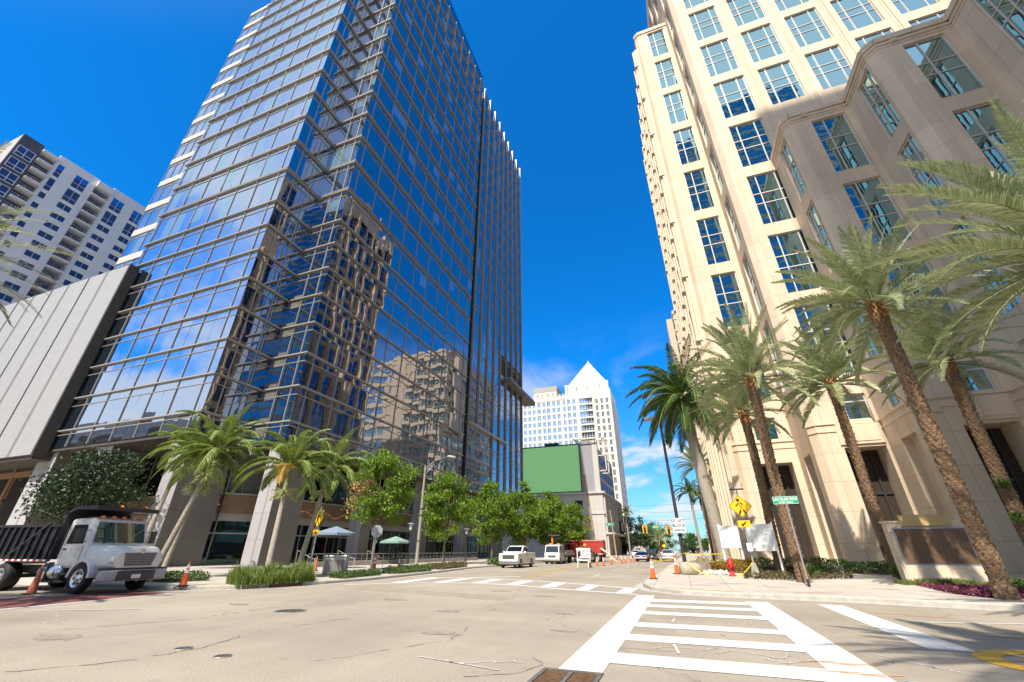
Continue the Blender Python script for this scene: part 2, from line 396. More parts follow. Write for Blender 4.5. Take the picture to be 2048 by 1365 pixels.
# ------------------------------------------------------------------ ground, road, pavements
g_ = MB(); g_.quad((-3000,-3000,-.05),(3000,-3000,-.05),(3000,3000,-.05),(-3000,3000,-.05)); g_.build('ground', mConc, kind='structure')
g_ = MB(); g_.quad((-300,-60,0),(300,-60,0),(300,800,0),(-300,800,0)); g_.build('road', mRoad, kind='structure')

def slab(name, outer, inner_pts, z, m):
    pass
LK = [(-300,13.6),(-24,13.6),(-21.0,13.7),(-19.6,14.1),(-18.4,15.2),(-17.6,16.8),(-17.0,19.0),(-16.7,22),(-17.2,28),(-18.0,34),(-18.9,40),(-19.1,60),(-19.1,700)]
RK = [(-1.0,700),(-1.0,60),(-1.1,40),(-1.5,30),(-2.0,25.5),(-2.1,23.2),(-1.6,21.3),(-.4,19.9),(1.2,19.4),(4.2,19.2),(6.2,18.7),(8.6,18.1),(14,17.4),(300,16.5)]
def zr(y): return .15 + max(0, min(.45, (y-22)*.033))
def offs(pts, d):
    out = []
    for i, p in enumerate(pts):
        a = Vector(pts[max(i-1,0)]); b = Vector(pts[min(i+1,len(pts)-1)]); q = (b-a).normalized(); n = Vector((-q.y, q.x))
        out.append((p[0]+n.x*d, p[1]+n.y*d))
    return out
def kerb_and_gutter(pts, zf):
    k = MB(); L0 = pts; L1 = offs(pts, .16); G = offs(pts, -.45); rr = .03
    for i in range(len(pts)-1):
        a, b = L0[i], L0[i+1]; c, d = L1[i], L1[i+1]; e, f = G[i], G[i+1]
        n = Vector((c[0]-a[0], c[1]-a[1])).normalized()*rr
        a2 = (a[0]+n.x, a[1]+n.y); b2 = (b[0]+n.x, b[1]+n.y)
        z0, z1 = zf(a[1]), zf(b[1])
        k.quad((e[0],e[1],.004),(f[0],f[1],.004),(b[0],b[1],.004),(a[0],a[1],.004))
        k.quad((a[0],a[1],.004),(b[0],b[1],.004),(b[0],b[1],z1-rr),(a[0],a[1],z0-rr))
        k.quad((a[0],a[1],z0-rr),(b[0],b[1],z1-rr),(b2[0],b2[1],z1),(a2[0],a2[1],z0))
        k.quad((a2[0],a2[1],z0),(b2[0],b2[1],z1),(d[0],d[1],z1),(c[0],c[1],z0))
    return k
def subdiv(pts, step=2.5):
    out = []
    for i in range(len(pts)-1):
        a, b = Vector(pts[i]), Vector(pts[i+1]); n = max(1, min(20, int((b-a).length/step)))
        for j in range(n): out.append(tuple(a+(b-a)*j/n))
    out.append(pts[-1]); return out
LKs, RKs = subdiv(LK), subdiv(RK)
kerb_and_gutter(LKs, lambda y: .15).build('kerb', mKerb, kind='structure')
kerb_and_gutter(RKs, zr).build('kerb', mKerb, kind='structure')
p = MB(); q = offs(LKs, .16); n = len(q)
p.add([(x,y,.15) for x,y in q] + [(-300,700,.15)], [tuple(range(n+1))]); p.build('pavement', mPave, kind='structure')
# right pavement rises gently from the kerb to the tower's plinth
p = MB(); q = offs(RKs, .16)
left = [a for a in q if a[1] > 19.9]; ys = sorted({round(a[1],3) for a in q})
def xl(y):
    best = None
    for i in range(len(q)-1):
        a, b = q[i], q[i+1]
        if (a[1]-y)*(b[1]-y) <= 0 and abs(a[1]-b[1]) > 1e-6:
            x = a[0]+(b[0]-a[0])*(y-a[1])/(b[1]-a[1]); best = x if best is None else min(best, x)
    return best
rows = sorted({y for y in ys} | {22,36,45,60,100,300})
for i in range(len(rows)-1):
    y0, y1 = rows[i], rows[i+1]; a, b = xl(y0), xl(y1)
    if a is None or b is None: continue
    p.quad((a,y0,zr(y0)),(300,y0,zr(y0)),(300,y1,zr(y1)),(b,y1,zr(y1)))
p.build('pavement', mPave, kind='structure')

# ------------------------------------------------------------------ painted markings, covers
def strip(pts, w, z=.008, mb=None):
    mb = mb or MB(); a = offs(pts, w/2); b = offs(pts, -w/2)
    for i in range(len(pts)-1): mb.quad((b[i][0],b[i][1],z),(b[i+1][0],b[i+1][1],z),(a[i+1][0],a[i+1][1],z),(a[i][0],a[i][1],z))
    return mb
def rect(x0,y0,x1,y1,z=.008, mb=None):
    mb = mb or MB(); return mb.quad((x0,y0,z),(x1,y0,z),(x1,y1,z),(x0,y1,z))
c = MB(); rect(-1.95,7.05,-1.32,18.9,mb=c); rect(1.62,3.0,2.28,17.9,mb=c)
for y0, y1 in ((16.7,17.55),(15.15,15.85),(13.45,14.1),(11.3,11.95),(9.62,10.3),(7.7,8.45),(5.3,6.05)):
    rect(-1.32,y0,1.62,y1,mb=c)
c.build('crosswalk_paint', mWhite, kind='structure')
c = MB(); strip([(-15.8,19.0),(-13.87,21.0),(-12.2,21.9),(-10.4,22.35),(-7.62,21.65),(-4.79,20.2),(-1.98,19.05)], .32, mb=c)
strip([(-16.0,25.4),(-14.37,26.0),(-11.08,26.1),(-7.86,25.2),(-4.68,23.5),(-2.3,21.9)], .32, mb=c)
for a,b,w_ in (((-2.55,19.5),(-2.5,22.0),.6),((-4.4,20.2),(-4.4,23.2),.65),((-6.2,21.2),(-6.35,24.2),.75),((-8.25,22.0),(-8.45,25.1),.8),((-10.3,22.5),(-10.5,25.8),.8),((-12.3,22.0),(-12.5,25.9),.8),((-14.2,20.9),(-14.6,25.8),.8)):
    strip([a,b], w_, .012, c)
c.build('crosswalk_paint', mWhite, kind='structure')
rect(3.65,10.65,4.32,17.8).build('stop_line_paint', mWhite, kind='structure')
strip([(-12.8,26.7),(-10.2,28.9)], .5).build('stop_line_paint', mWhite, kind='structure')
strip([(4.6,14.3),(7.3,15.0),(40,16)], .11).build('lane_line_paint', mWhite, kind='structure')
c = MB()
for y in range(31, 200, 9): strip([(-5.9,y),(-5.9,y+2.6)], .12, mb=c)
c.build('lane_line_paint', mWhite, kind='structure')
c = MB()
for d in (-.16,.16): strip([(-9.6+d,28.4),(-10.4+d,36),(-11.3+d,50),(-11.5+d,60),(-11.5+d,300)], .11, mb=c)
c.build('centre_line_paint', mYellowP, kind='structure')
c = MB(); strip([(-18.0,3),(-18.25,8.6),(-18.9,12.9)], .2, mb=c); c.build('crosswalk_edge_paint', mWhite, kind='structure')
c = MB(); c.add([(-18.15,2,.005),(-18.4,8.6,.005),(-19.05,13.0,.005),(-21.2,13.1,.005),(-22.2,9.0,.005),(-22.2,2,.005)], [(0,1,2,3,4,5)]); c.build('brick_crosswalk', mBrick, kind='structure')
# yellow median nose on the right
def blob(w0, x0=4.02, yc=9.95, n=14):
    pts = []
    for i in range(n+1):
        a = R(90+180*i/n); pts.append((x0+1.1-w0*.12+ (1.1-w0)*math.cos(a)*1.0 , yc + (1.15-w0)*math.sin(a)))
    return [(14, pts[0][1])] + pts + [(14, pts[-1][1])]
c = MB(); o_, i_ = blob(0), blob(.38)
for k in range(len(o_)-1): c.quad((*o_[k],.008),(*o_[k+1],.008),(*i_[k+1],.008),(*i_[k],.008))
i2 = blob(.62); c.add([(x,y,.008) for x,y in i2], [tuple(range(len(i2)))]); c.build('median_paint', mYellowP, kind='structure')
# ramp paint on the corners
c = MB(); c.add([(-1.2,20.9,.156),(.3,20.15,.156),(.5,20.55,.156),(-1.0,21.3,.156)], [(0,1,2,3)]); c.add([(.35,20.1,.156),(1.7,19.85,.156),(1.85,20.3,.156),(.5,20.5,.156)], [(0,1,2,3)])
c.add([(-19.5,14.5,.156),(-18.4,15.8,.156),(-18.7,16.1,.156),(-19.8,14.8,.156)], [(0,1,2,3)]); c.build('ramp_paint', mat('faded_yellow_paint',(.56,.45,.22),.8,.25,5), kind='structure')
# surveyor's spray marks
mSprW = mat('white_spray', (.55,.53,.49), .8, .3, 12); mSprO = mat('orange_spray', (.60,.27,.14), .8, .3, 12)
def squiggle(mb, x, y, s, seed, z=.010):
    q = random.Random(seed); px, py = x, y
    for k in range(4):
        pts = [(px,py)]
        for j in range(5): px += q.uniform(-.05,.14)*s; py += q.uniform(-.13,.13)*s; pts.append((px,py))
        strip(pts, .022, z, mb); px += .06*s
c = MB(); strip([(-4.2,7.05),(-2.7,6.72)], .035, .010, c)
for k,(x,y,s) in enumerate(((-3.75,6.95,.8),(-15.3,7.6,1.6),(-9.2,11.5,1.4),(.0,12.6,.9),(-.9,12.5,.7),(.2,9.0,1.0),(-.8,9.0,.9),(2.6,9.6,1),(2.9,8.0,1),(3.0,13.0,1),(5.2,14.6,1),(-5.5,25.5,2),(-8,27.5,2),(.9,8.8,.9))): squiggle(c, x, y, s, k)
strip([(-.55,12.2),(-.5,12.9)],.05,.010,c); strip([(-.35,8.75),(-.45,9.5)],.05,.010,c); strip([(2.4,8.1),(3.4,7.95)],.03,.010,c); strip([(2.6,9.9),(3.2,9.0)],.03,.010,c)
strip([(-17,8.0),(-14.7,9.3)],.12,.010,c)
c.build('spray_marks', mSprW, kind='structure')
c = MB()
for k,(x,y,z) in enumerate(((4.3,15.9,.010),(5.1,15.7,.010),(5.3,12.6,.010),(6.2,12.2,.010),(1.5,8.3,.010),(1.4,8.9,.010),(4.2,8.3,.010))): 
    for j in range(3): strip([(x+.25*j,y),(x+.25*j+.5,y+.08*(-1)**j)], .05, z, c)
for k,(x,y) in enumerate(((3.2,20.2),(4.0,20.5),(2.6,22.5),(1.2,23.5),(6.5,22.8),(0,22.6),(8.5,21.5))):
    for j in range(3): strip([(x+.3*j,y),(x+.3*j+.6,y+.1*(-1)**j)], .05, zr(y)+.012, c)
c.build('spray_marks', mSprO, kind='structure')

# sealed cracks, seams and darker asphalt patches
mCrack = mat('open_crack', (.20,.17,.14), .9, .3, 20); mPatch = mat('asphalt_patch', (.315,.27,.212), .88, .14, 1.5, bump=.4, bscale=55)
c = MB(); q = random.Random(11)
def crack(pts, w_, seed):
    q = random.Random(seed); out = []
    for i in range(len(pts)-1):
        a, b = Vector(pts[i]), Vector(pts[i+1]); n_ = max(3,int((b-a).length/.16))
        for j in range(n_): p_ = a+(b-a)*j/n_; out.append((p_.x+q.uniform(-.05,.05), p_.y+q.uniform(-.05,.05)))
    aa = []; 
    for i in range(len(out)-1):
        if q.random() < .18: continue
        ww = w_*q.uniform(.4,1.3); strip([out[i],out[i+1]], ww, .0062, c)
crack([(-9.0,4.2),(-8.2,5.2),(-8.0,6.3),(-8.6,7.8),(-8.2,9.2),(-7.9,10.6)],.028,1); crack([(-12.5,6.5),(-11.5,8.5),(-11.6,11),(-10,13)],.03,3)
crack([(-3.0,6.3),(-2.5,6.6),(-2.2,7.2),(-2.6,7.8)],.02,4); crack([(.2,9.4),(.6,10.3),(.3,11.2)],.02,7); crack([(-5.5,6.2),(-4.4,8.4),(-4.8,10.5)],.018,8)
c.build('road_cracks', mCrack, kind='structure')
c = MB(); rect(-1.9,8.9,-.45,18.6,.004,c); rect(2.0,7.0,3.3,12.6,.004,c); c.add([(-14.5,17.5,.004),(-6,15.2,.004),(-6,16.4,.004),(-14.3,18.6,.004)],[(0,1,2,3)]); c.build('asphalt_patches', mPatch, kind='structure')
c = MB()
for k,(x,y,r_) in enumerate(((-9.6,14.2,.35),(-6.4,12.1,.25),(-4.9,9.0,.3),(-11.5,6.0,.4),(-3.3,12.8,.22),(-5.2,17.2,.3),(2.9,10.3,.25),(-7.5,18.6,.35),(.6,15.5,.18),(-13.2,11.2,.3),(-2.6,10.2,.2))):
    q = random.Random(k); ph = [(x+r_*q.uniform(.5,1.2)*math.cos(a*.52)*1.5, y+r_*q.uniform(.4,.9)*math.sin(a*.52), .0058) for a in range(12)]; c.add(ph,[tuple(range(12))])
c.build('oil_stains', mat('oil_stain', (.29,.245,.20), .6, .3, 6), kind='structure')
mIron = mat('cast_iron', (.19,.175,.155), .6, .35, 20, metal=.4, bump=.8, bscale=30)
def manhole(x, y, r, lab):
    o = thing('manhole_cover', lab, 'manhole cover', (x,y,0), group='manhole covers in the road')
    m = MB(); m.lathe([(r*.84,.005),(r*.86,.016),(r,.016),(r,.0)], 28, cap=False); m.build('rim', mat('worn_iron_rim',(.30,.27,.235),.5,.3,20,metal=.3), o)
    m = MB(); m.lathe([(.01,.008),(r*.85,.008),(r*.85,.0)], 28, cap=False); m.build('base', mIron, o)
    m = MB()
    for i in range(-4,5):
        h = math.sqrt(max(.0, (r*.86)**2-(i*r*.2)**2)); m.box(i*r*.2-r*.05,-h,.009,i*r*.2+r*.05,h,.016)
    m.build('lid', mIron, o)
manhole(-10.45,10.5,.42,'large dark manhole cover left of the road centre')
manhole(-8.25,6.12,.14,'small round iron cover on the left foreground asphalt, the farther left of the pair')
manhole(-7.1,5.95,.13,'small round iron cover on the left foreground asphalt, the right one of the pair')
gr = thing('drain_grate','rusty drain grate in the asphalt at the near end of the crosswalk','drain',(-1.72,6.6,0))
m = MB()
for a in ((-.42,-.45,.42,-.39),(-.42,.39,.42,.45),(-.42,-.39,-.36,.39),(.36,-.39,.42,.39),(-.03,-.39,.03,.39)): m.box(a[0],a[1],.004,a[2],a[3],.02)
m.build('frame', mIron, gr)
m = MB()
for i in range(9):
    y = -.34+i*.085
    for x0,x1 in ((-.35,-.04),(.04,.35)): m.box(x0,y-.016,.004,x1,y+.016,.018)
m.build('bars', mat('rusty_iron',(.16,.09,.05),.8,.4,20,metal=.2), gr)
m = MB(); m.box(-.36,-.39,.0045,.36,.39,.006); m.build('pit', mBlack, gr)
# kerb inlet below the grass island
iv = thing('kerb_inlet','dark rusty storm drain slot in the left kerb below the grass','drain',(-17.55,17.0,.05))
m = MB(); m.beam((.0,-.75,.03),(.27,.75,.03),.12,.13); m.build('opening', mat('rust_dark',(.10,.045,.035),.8,.3,9), iv)
# ------------------------------------------------------------------ facade tools
class Seg:
    """vertical facade plane from A to B, outward normal on the right of the walk"""
    def __init__(s, A, B):
        s.A = Vector(A); s.B = Vector(B); s.L = (s.B-s.A).length; s.u = (s.B-s.A).normalized(); s.n = Vector((s.u.y, -s.u.x))
    def p(s, u, z, d=0):
        q = s.A + s.u*u + s.n*d; return (q.x, q.y, z)
    def bar(s, mb, u0, u1, z0, z1, d0, d1, m=0):
        vs = [s.p(u0,z0,d0),s.p(u1,z0,d0),s.p(u1,z0,d1),s.p(u0,z0,d1),s.p(u0,z1,d0),s.p(u1,z1,d0),s.p(u1,z1,d1),s.p(u0,z1,d1)]
        mb.add(vs, [(0,1,2,3),(7,6,5,4),(0,4,5,1),(1,5,6,2),(2,6,7,3),(3,7,4,0)], m)
    def pane(s, mb, u0, u1, z0, z1, d, m=0, jit=0):
        a, b = rnd.uniform(-jit, jit), rnd.uniform(-jit, jit)
        mb.quad(s.p(u0,z0,d-a-b), s.p(u1,z0,d+a-b), s.p(u1,z1,d+a+b), s.p(u0,z1,d-a+b), m)
    def wall(s, mb, z0, z1, ops, depth, m=0, back=None, u0=0, u1=None):
        u1 = s.L if u1 is None else u1
        us = sorted({u0, u1} | {round(x,4) for o in ops for x in o[:2]}); zs = sorted({z0, z1} | {round(x,4) for o in ops for x in o[2:4]})
        for i in range(len(us)-1):
            j = 0
            while j < len(zs)-1:
                def hole(jj): 
                    uc = (us[i]+us[i+1])/2; zc = (zs[jj]+zs[jj+1])/2
                    return any(o[0] < uc < o[1] and o[2] < zc < o[3] for o in ops)
                if hole(j): j += 1; continue
                k = j
                while k+1 < len(zs)-1 and not hole(k+1): k += 1
                mb.quad(s.p(us[i],zs[j]), s.p(us[i+1],zs[j]), s.p(us[i+1],zs[k+1]), s.p(us[i],zs[k+1]), m); j = k+1
        for o in ops:
            a, b, c, e = o[:4]; d = o[4] if len(o) > 4 else depth
            mb.quad(s.p(a,c), s.p(a,e), s.p(a,e,-d), s.p(a,c,-d), m); mb.quad(s.p(b,c,-d), s.p(b,e,-d), s.p(b,e), s.p(b,c), m)
            mb.quad(s.p(a,e), s.p(b,e), s.p(b,e,-d), s.p(a,e,-d), m); mb.quad(s.p(a,c,-d), s.p(b,c,-d), s.p(b,c), s.p(a,c), m)
            if back is not None: mb.quad(s.p(a,c,-d), s.p(b,c,-d), s.p(b,e,-d), s.p(a,e,-d), back)

class WinSet:
    """windows of one building: the first 100 as parts, the others as one part of stuff"""
    def __init__(s, parent, glass, frame, world=True): s.P = parent; s.g = glass; s.f = frame; s.L = []
    def add(s, seg, u0, u1, z0, z1, d, vs=(), hs=(), fw=.07, prio=0, g2=None, jit=.004):
        s.L.append((prio, seg, u0, u1, z0, z1, d, vs, hs, fw, jit))
    def one(s, w, mg, mf):
        _, seg, u0, u1, z0, z1, d, vs, hs, fw, jit = w
        W, Hh = u1-u0, z1-z0
        ue = [0]+list(vs)+[1]; ze = [0]+list(hs)+[1]
        for i in range(len(ue)-1):
            for j in range(len(ze)-1): seg.pane(mg, u0+ue[i]*W, u0+ue[i+1]*W, z0+ze[j]*Hh, z0+ze[j+1]*Hh, -d, 0, jit)
        for q in vs: seg.bar(mf, u0+q*W-fw/2, u0+q*W+fw/2, z0, z1, -d-.02, -d+.07)
        for q in hs: seg.bar(mf, u0, u1, z0+q*Hh-fw/2, z0+q*Hh+fw/2, -d-.02, -d+.066)
        seg.bar(mf, u0, u0+fw, z0, z1, -d-.02, -d+.063); seg.bar(mf, u1-fw, u1, z0, z1, -d-.02, -d+.063)
        seg.bar(mf, u0+fw, u1-fw, z0, z0+fw, -d-.02, -d+.06); seg.bar(mf, u0+fw, u1-fw, z1-fw, z1, -d-.02, -d+.06)
    def build(s, cap=100):
        s.L.sort(key=lambda w: -w[0])
        for w in s.L[:cap]:
            a, b = MB(), MB(); s.one(w, a, b); o = a.build('window', s.g, s.P, world=True)
            b2 = b; off = s.P.location; b2.v = [tuple(Vector(p)-off) for p in b2.v]; b2.build('window_frame', s.f, o)
        if s.L[cap:]:
            a, b = MB(), MB()
            for w in s.L[cap:]: s.one(w, a, b)
            o = a.build('window', s.g, s.P, world=True, kind='stuff')
            b.v = [tuple(Vector(p)-s.P.location) for p in b.v]; b.build('window_frame', s.f, o, kind='stuff')

# ------------------------------------------------------------------ glass office tower on the left
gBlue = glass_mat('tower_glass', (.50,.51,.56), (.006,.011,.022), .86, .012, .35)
gBlueBright = glass_mat('tower_glass_bright_reflection', (.72,.80,.92), (.010,.03,.06), .88, .012, .35)  # same glass as the street side, brighter cloud reflection put into the tint
gBlind = glass_mat('tower_glass_with_blinds', (.50,.66,.80), (.22,.34,.40), .62, .010, .35)
mLouv = panel_mat('grey_louvres', (.16,.155,.15), (.03,.03,.03), 20, .18, .5, .02)
mColW = panel_mat('column_white_tile', (.40,.385,.40), (.22,.21,.21), 4, 2.4, .55, .012)
mColG = panel_mat('column_grey_panel', (.17,.155,.135), (.08,.075,.07), 4, 2.4, .6, .012)
mSoff = mat('soffit_grey', (.075,.066,.058), .8, .1, 2)
mShop = glass_mat('storefront_glass', (.22,.30,.29), (.006,.007,.007), .22, .004, .5)
T = thing('office_tower','tall blue glass office tower with thin silver sunshades on every floor','tower',(-52,40,0))
zl = [13.85+4.04*k for k in range(8)] + [42.2+5.7*k for k in range(1,17)]      # floor lines
ZB, ZT = 11.9, 134.0
XA, XB, YA, YB, XC, YN = -68.6, -42.8, 26.4, 32.2, -37.4, 72.6
segs = {'front':Seg((XA,YA),(XB,YA)), 'lobe':Seg((XB,YA),(XB,YB)), 'inner':Seg((XB,YB),(XC,YB)), 'street':Seg((XC,YB),(XC,YN))}
cols = {'front':[0.6]+[XB-68.6*0-XA-1.25-3.97*k for k in range(6,-1,-1)], 'lobe':[1.3,3.6], 'inner':[2.3,4.4], 'street':[1.1+4.15*k for k in range(10)]}
cols['front'] = [.75]+[25.8-1.25-3.97*k for k in range(6,-1,-1)]
panes = []
zz_ = [ZB]+zl+[zl[-1]+5.7, ZT]
for nm, sg in segs.items():
    us = [0]+cols[nm]+[sg.L]
    for k in range(len(zz_)-1):
        z0, z1 = zz_[k], zz_[k+1]; h = z1-z0; tr = z1-min(1.05, h*.25)
        for i in range(len(us)-1):
            a, b = us[i], us[i+1]; mid = (a+b)/2
            halves = [(a,mid),(mid,b)] if b-a > 2.5 else [(a,b)]
            for (c0,c1) in halves: panes.append((sg, c0, c1, z0, tr, z1, nm))
px = lambda q: (q[1]+q[2])/2
def prio(q):
    s_ = q[0]; c_ = Vector(s_.p(px(q), (q[3]+q[5])/2)) - Vector((0,0,HC)); nn = Vector((s_.n.x, s_.n.y, 0))
    return (q[2]-q[1])*(q[5]-q[3])*abs(c_.normalized().dot(nn))/c_.length_squared*(0 if q[3] > 108 else 1)
panes.sort(key=prio, reverse=True)
rest = MB(); rest2 = MB()
def put_pane(q, mb):
    sg, c0, c1, z0, tr, z1, nm = q; j = .010
    sg.pane(mb, c0, c1, tr, z1, 0, 0, j)
    r_ = rnd.random()
    if nm in ('front','inner') and r_ < .30 and z0 > 40:
        zb = z0+(tr-z0)*rnd.choice((0,.35,.5,.6)); sg.pane(mb, c0, c1, zb, tr, 0, 1, j)
        if zb > z0: sg.pane(mb, c0, c1, z0, zb, 0, 0, j)
    elif nm == 'street' and r_ < .10 and z0 > 40: sg.pane(mb, c0, c1, z0+(tr-z0)*.5, tr, 0, 1, j); sg.pane(mb, c0, c1, z0, z0+(tr-z0)*.5, 0, 0, j)
    else: sg.pane(mb, c0, c1, z0, tr, 0, 0, j)
for i, q in enumerate(panes):
    if i < 100:
        m = MB(); put_pane(q, m); m.build('window', [gBlueBright if q[6] in ('front','inner') else gBlue, gBlind], T, world=True)
    else: put_pane(q, rest if q[6] not in ('front','inner') else rest2)
rest.build('window', [gBlue, gBlind], T, world=True, kind='stuff'); rest2.build('window', [gBlueBright, gBlind], T, world=True, kind='stuff')
for nm, sg in segs.items():                     # vertical mullions
    for u in cols[nm]:
        m = MB(); sg.bar(m, u-.045, u+.045, ZB, ZT, -.05, .10); m.build('mullion', mAlu, T, world=True)
def ring_bars(z0, z1, d0, d1, name, m_, ext=0):
    m = MB()
    f = segs['front']; f.bar(m, -ext, f.L+d1, z0, z1, d0, d1)
    l = segs['lobe']; l.bar(m, -.0-d0*0, l.L, z0, z1, d0, d1)
    i_ = segs['inner']; i_.bar(m, d1, i_.L+d1, z0, z1, d0, d1)
    s_ = segs['street']; s_.bar(m, 0, s_.L, z0, z1, d0, d1)
    m.build(name, m_, T, world=True)
for k, z in enumerate(zl):
    ring_bars(z-.09, z+.05, -.05, .27, 'sunshade', mAlu, .15)
    zt = z-min(1.05, (z-(zz_[k]))*.25)
    ring_bars(zt-.035, zt+.035, -.05, .08, 'transom', mAlu)
    if z > 44:
        ring_bars(z+.42, z+.52, -.05, .14, 'transom', mAlu)
core = MB(); core.box(XA+.1,YA+.1,ZB,XB-.15,YN-1,ZT-.2); core.box(XB-.2,YB+.12,ZB,XC-.12,YN-1,ZT-.2); core.build('core', mSoff, T, world=True)
# far bay with tall fins, standing slightly proud behind a dark slot
slot = MB(); Seg((XC-.9,YN-.2),(XC-.9,YN+1.4)).bar(slot,0,1.6,25,124,-.3,0)
Seg((XC-.9,YN),(XC-.9,YN+1.3))
for k, z in enumerate(zl):
    if z > 25 and z < 122: Seg((XC-.5,YN),(XC-.5,YN+1.4)).bar(slot,0,1.4,z-.1,z+.1,-.3,.1)
slot.build('dark_slot', mat('slot_dark',(.015,.016,.018),.4), T, world=True)
fb = Seg((XC,YN+1.4),(XC,108.0)); fin_u = [.1+4.17*k for k in range(9)]
m = MB(); m2 = MB()
lv = [ZB,18.0,21.9,25.2,29.9,33.9,38.0]+zl[7:]+[ZT+.6]
for k in range(len(lv)-1):
    for i in range(len(fin_u)-1):
        for q in (0,1):
            if i >= 4 and 41 < lv[k] < 44: 
                continue
            u0_, u1_ = fin_u[i]+q*2.085, fin_u[i]+q*2.085+2.085
            fb.pane(m, u0_, u1_, lv[k], lv[k+1], 0, 0 if rnd.random() > .04 else 1, .006)
    fb.bar(m2, 0, fb.L, lv[k]-.06, lv[k]+.06, -.05, .1); fb.bar(m2, 0, fb.L, lv[k]-1.1, lv[k]-1.0, -.05, .08)
m.build('window', [gBlue, gBlind], T, world=True, kind='stuff'); m2.build('transom', mAlu, T, world=True)
for k, u in enumerate(fin_u):
    m = MB(); fb.bar(m, u-.07, u+.07, 25.2 if k < 3 else ZB, ZT+1.4, -.05, .40); m.build('vertical_fin', mAlu, T, world=True)
for k in range(10):                              # crown fins above the last floor
    u = segs['street'].L - 2.3 - 4.15*k
    if u > 0:
        m = MB(); segs['street'].bar(m, u-.07, u+.07, 122.4, ZT+1.0, -.05, .40); m.build('vertical_fin', mAlu, T, world=True)
m = MB(); m.box(XC-25,YN+1.5,ZB,XC-.15,107.9,ZT); m.build('core', mSoff, T, world=True)
m = MB(); m.box(XC-.4,YN+1.4,24.7,XC+.6,94.5,25.2); m.build('ledge', mAlu, T, world=True)
# terrace tray near the far end
m = MB(); m.box(XC-2,94.5,41.0,XC+1.6,116,41.9,0); m.box(XC-2,94.5,41.9,XC+1.6,116,42.2,1); m.box(XC-3,95,42.2,XC-2.6,108,46.4,0); m.box(XC-3,95,46.4,XC-.1,108,46.8,0)
m.build('terrace', [mat('terrace_soffit',(.20,.165,.13),.7), mAlu], T, world=True)
# side bay with pale spandrels on the far left
m = MB(); m2 = MB(); m3 = MB(); sb = Seg((-77.2,27.5),(-68.6,27.5))
lv = [36+5.65*k for k in range(15)]
for k in range(14):
    z0, z1 = lv[k], lv[k+1]
    for i in range(4): sb.pane(m, .05+i*2.14, .05+i*2.14+2.14, z0+1.3, z1, 0, 0 if rnd.random() > .3 else 1, .006)
    sb.bar(m2, 0, 8.6, z0, z0+1.3, -.1, .12)
    for i in range(5): sb.bar(m3, .02+i*2.13, .10+i*2.13, z0+1.3, z1, -.05, .08)
    sb.bar(m3, 0, 8.6, z1-.8, z1-.72, -.05, .07)
mSpan = mat('pale_spandrel', (.55,.48,.42), .6, .06, 1)
sb.bar(m2, 0, 8.6, lv[-1], lv[-1]+1.2, -.1, .12)
m.build('window', [gBlueBright, gBlind], T, world=True, kind='stuff'); m2.build('spandrel', mSpan, T, world=True, kind='stuff'); m3.build('mullion', mAlu, T, world=True, kind='stuff')
m = MB(); m.box(-77.1,27.7,20,-68.7,60,lv[-1]+1.0); m.build('core', mSoff, T, world=True)
# base: soffit, columns, recessed shopfronts
m = MB(); m.box(XA,YA+.1,ZB-.35,XB,YN,ZB-.02); m.box(XB+.02,YB+.1,ZB-.35,XC,108,ZB-.02); m.build('soffit', mSoff, T, world=True)
def column(x0,x1,y0,y1,zt):
    m = MB(); m.box(x0,y0,0,x1,y1,zt,1)
    m.box(x0-.02,y0-.06,0,x1+.02,y0-.004,zt,0); m.box(x0+(x1-x0)*.55,y0-.09,0,x0+(x1-x0)*.62,y0-.063,zt,2)
    m.build('column', [mColW, mColG, mAlu], T, world=True)
column(-69.4,-66.0,27.0,30.5,ZB-.36); column(-58.5,-56.0,27.0,29.5,ZB-.36); column(-46.0,-43.6,27.0,31.5,ZB-.36); column(-39.6,-37.5,32.6,36.4,ZB-.36)
column(-39.4,-37.7,46.5,48.5,ZB-.36); column(-39.4,-37.7,60.5,62.5,ZB-.36); column(-39.4,-37.7,75,77,ZB-.36); column(-39.4,-37.7,92,94,ZB-.36)
mWoodB = mat('wood_fascia', (.25,.155,.085), .6, .2, 2.5)
shop = [Seg((-72,33.0),(-45,33.0)), Seg((-45,33.0),(-43.0,35.5)), Seg((-43.0,35.5),(-43.0,108))]
for k, sg in enumerate(shop):
    g = MB(); g2_ = MB(); f = MB(); wb = MB()
    n_ = max(1, int(sg.L/2.2))
    for i in range(n_):
        a, b = sg.L*i/n_, sg.L*(i+1)/n_
        sg.pane(g, a, b, .2, 3.0, 0, 0, .004); sg.pane(g, a, b, 3.1, 4.2, 0, 0, .004); sg.pane(g2_, a, b, 6.9, ZB-.36, 0, 0, .004)
        sg.bar(f, a-.05, a+.05, .2, 4.2, -.05, .1); 
        if i % 2 == 0: sg.bar(f, a-.06, a+.06, 6.9, ZB-.37, -.05, .12)
    sg.bar(f, 0, sg.L, 2.98, 3.12, -.05, .15); sg.bar(f, 0, sg.L, 4.2, 4.95, -.1, .5); sg.bar(f, 0, sg.L, 6.75, 6.9, -.1, .9); sg.bar(f, 0, sg.L, 0, .2, -.05, .1)
    sg.bar(wb, 0, sg.L, 4.95, 6.75, -.1, .75)
    g.build('shopfront_glass', mShop, T, world=True); g2_.build('upper_glass', mShop, T, world=True); f.build('shopfront_frame', mAlu, T, world=True); wb.build('wood_fascia', mWoodB, T, world=True)
m = MB(); Seg((-45,33.0),(-43.0,35.5)).bar(m, .1, 3.0, 6.95, ZB-.4, .2, .3); m.build('louvre_panel', mLouv, T, world=True)
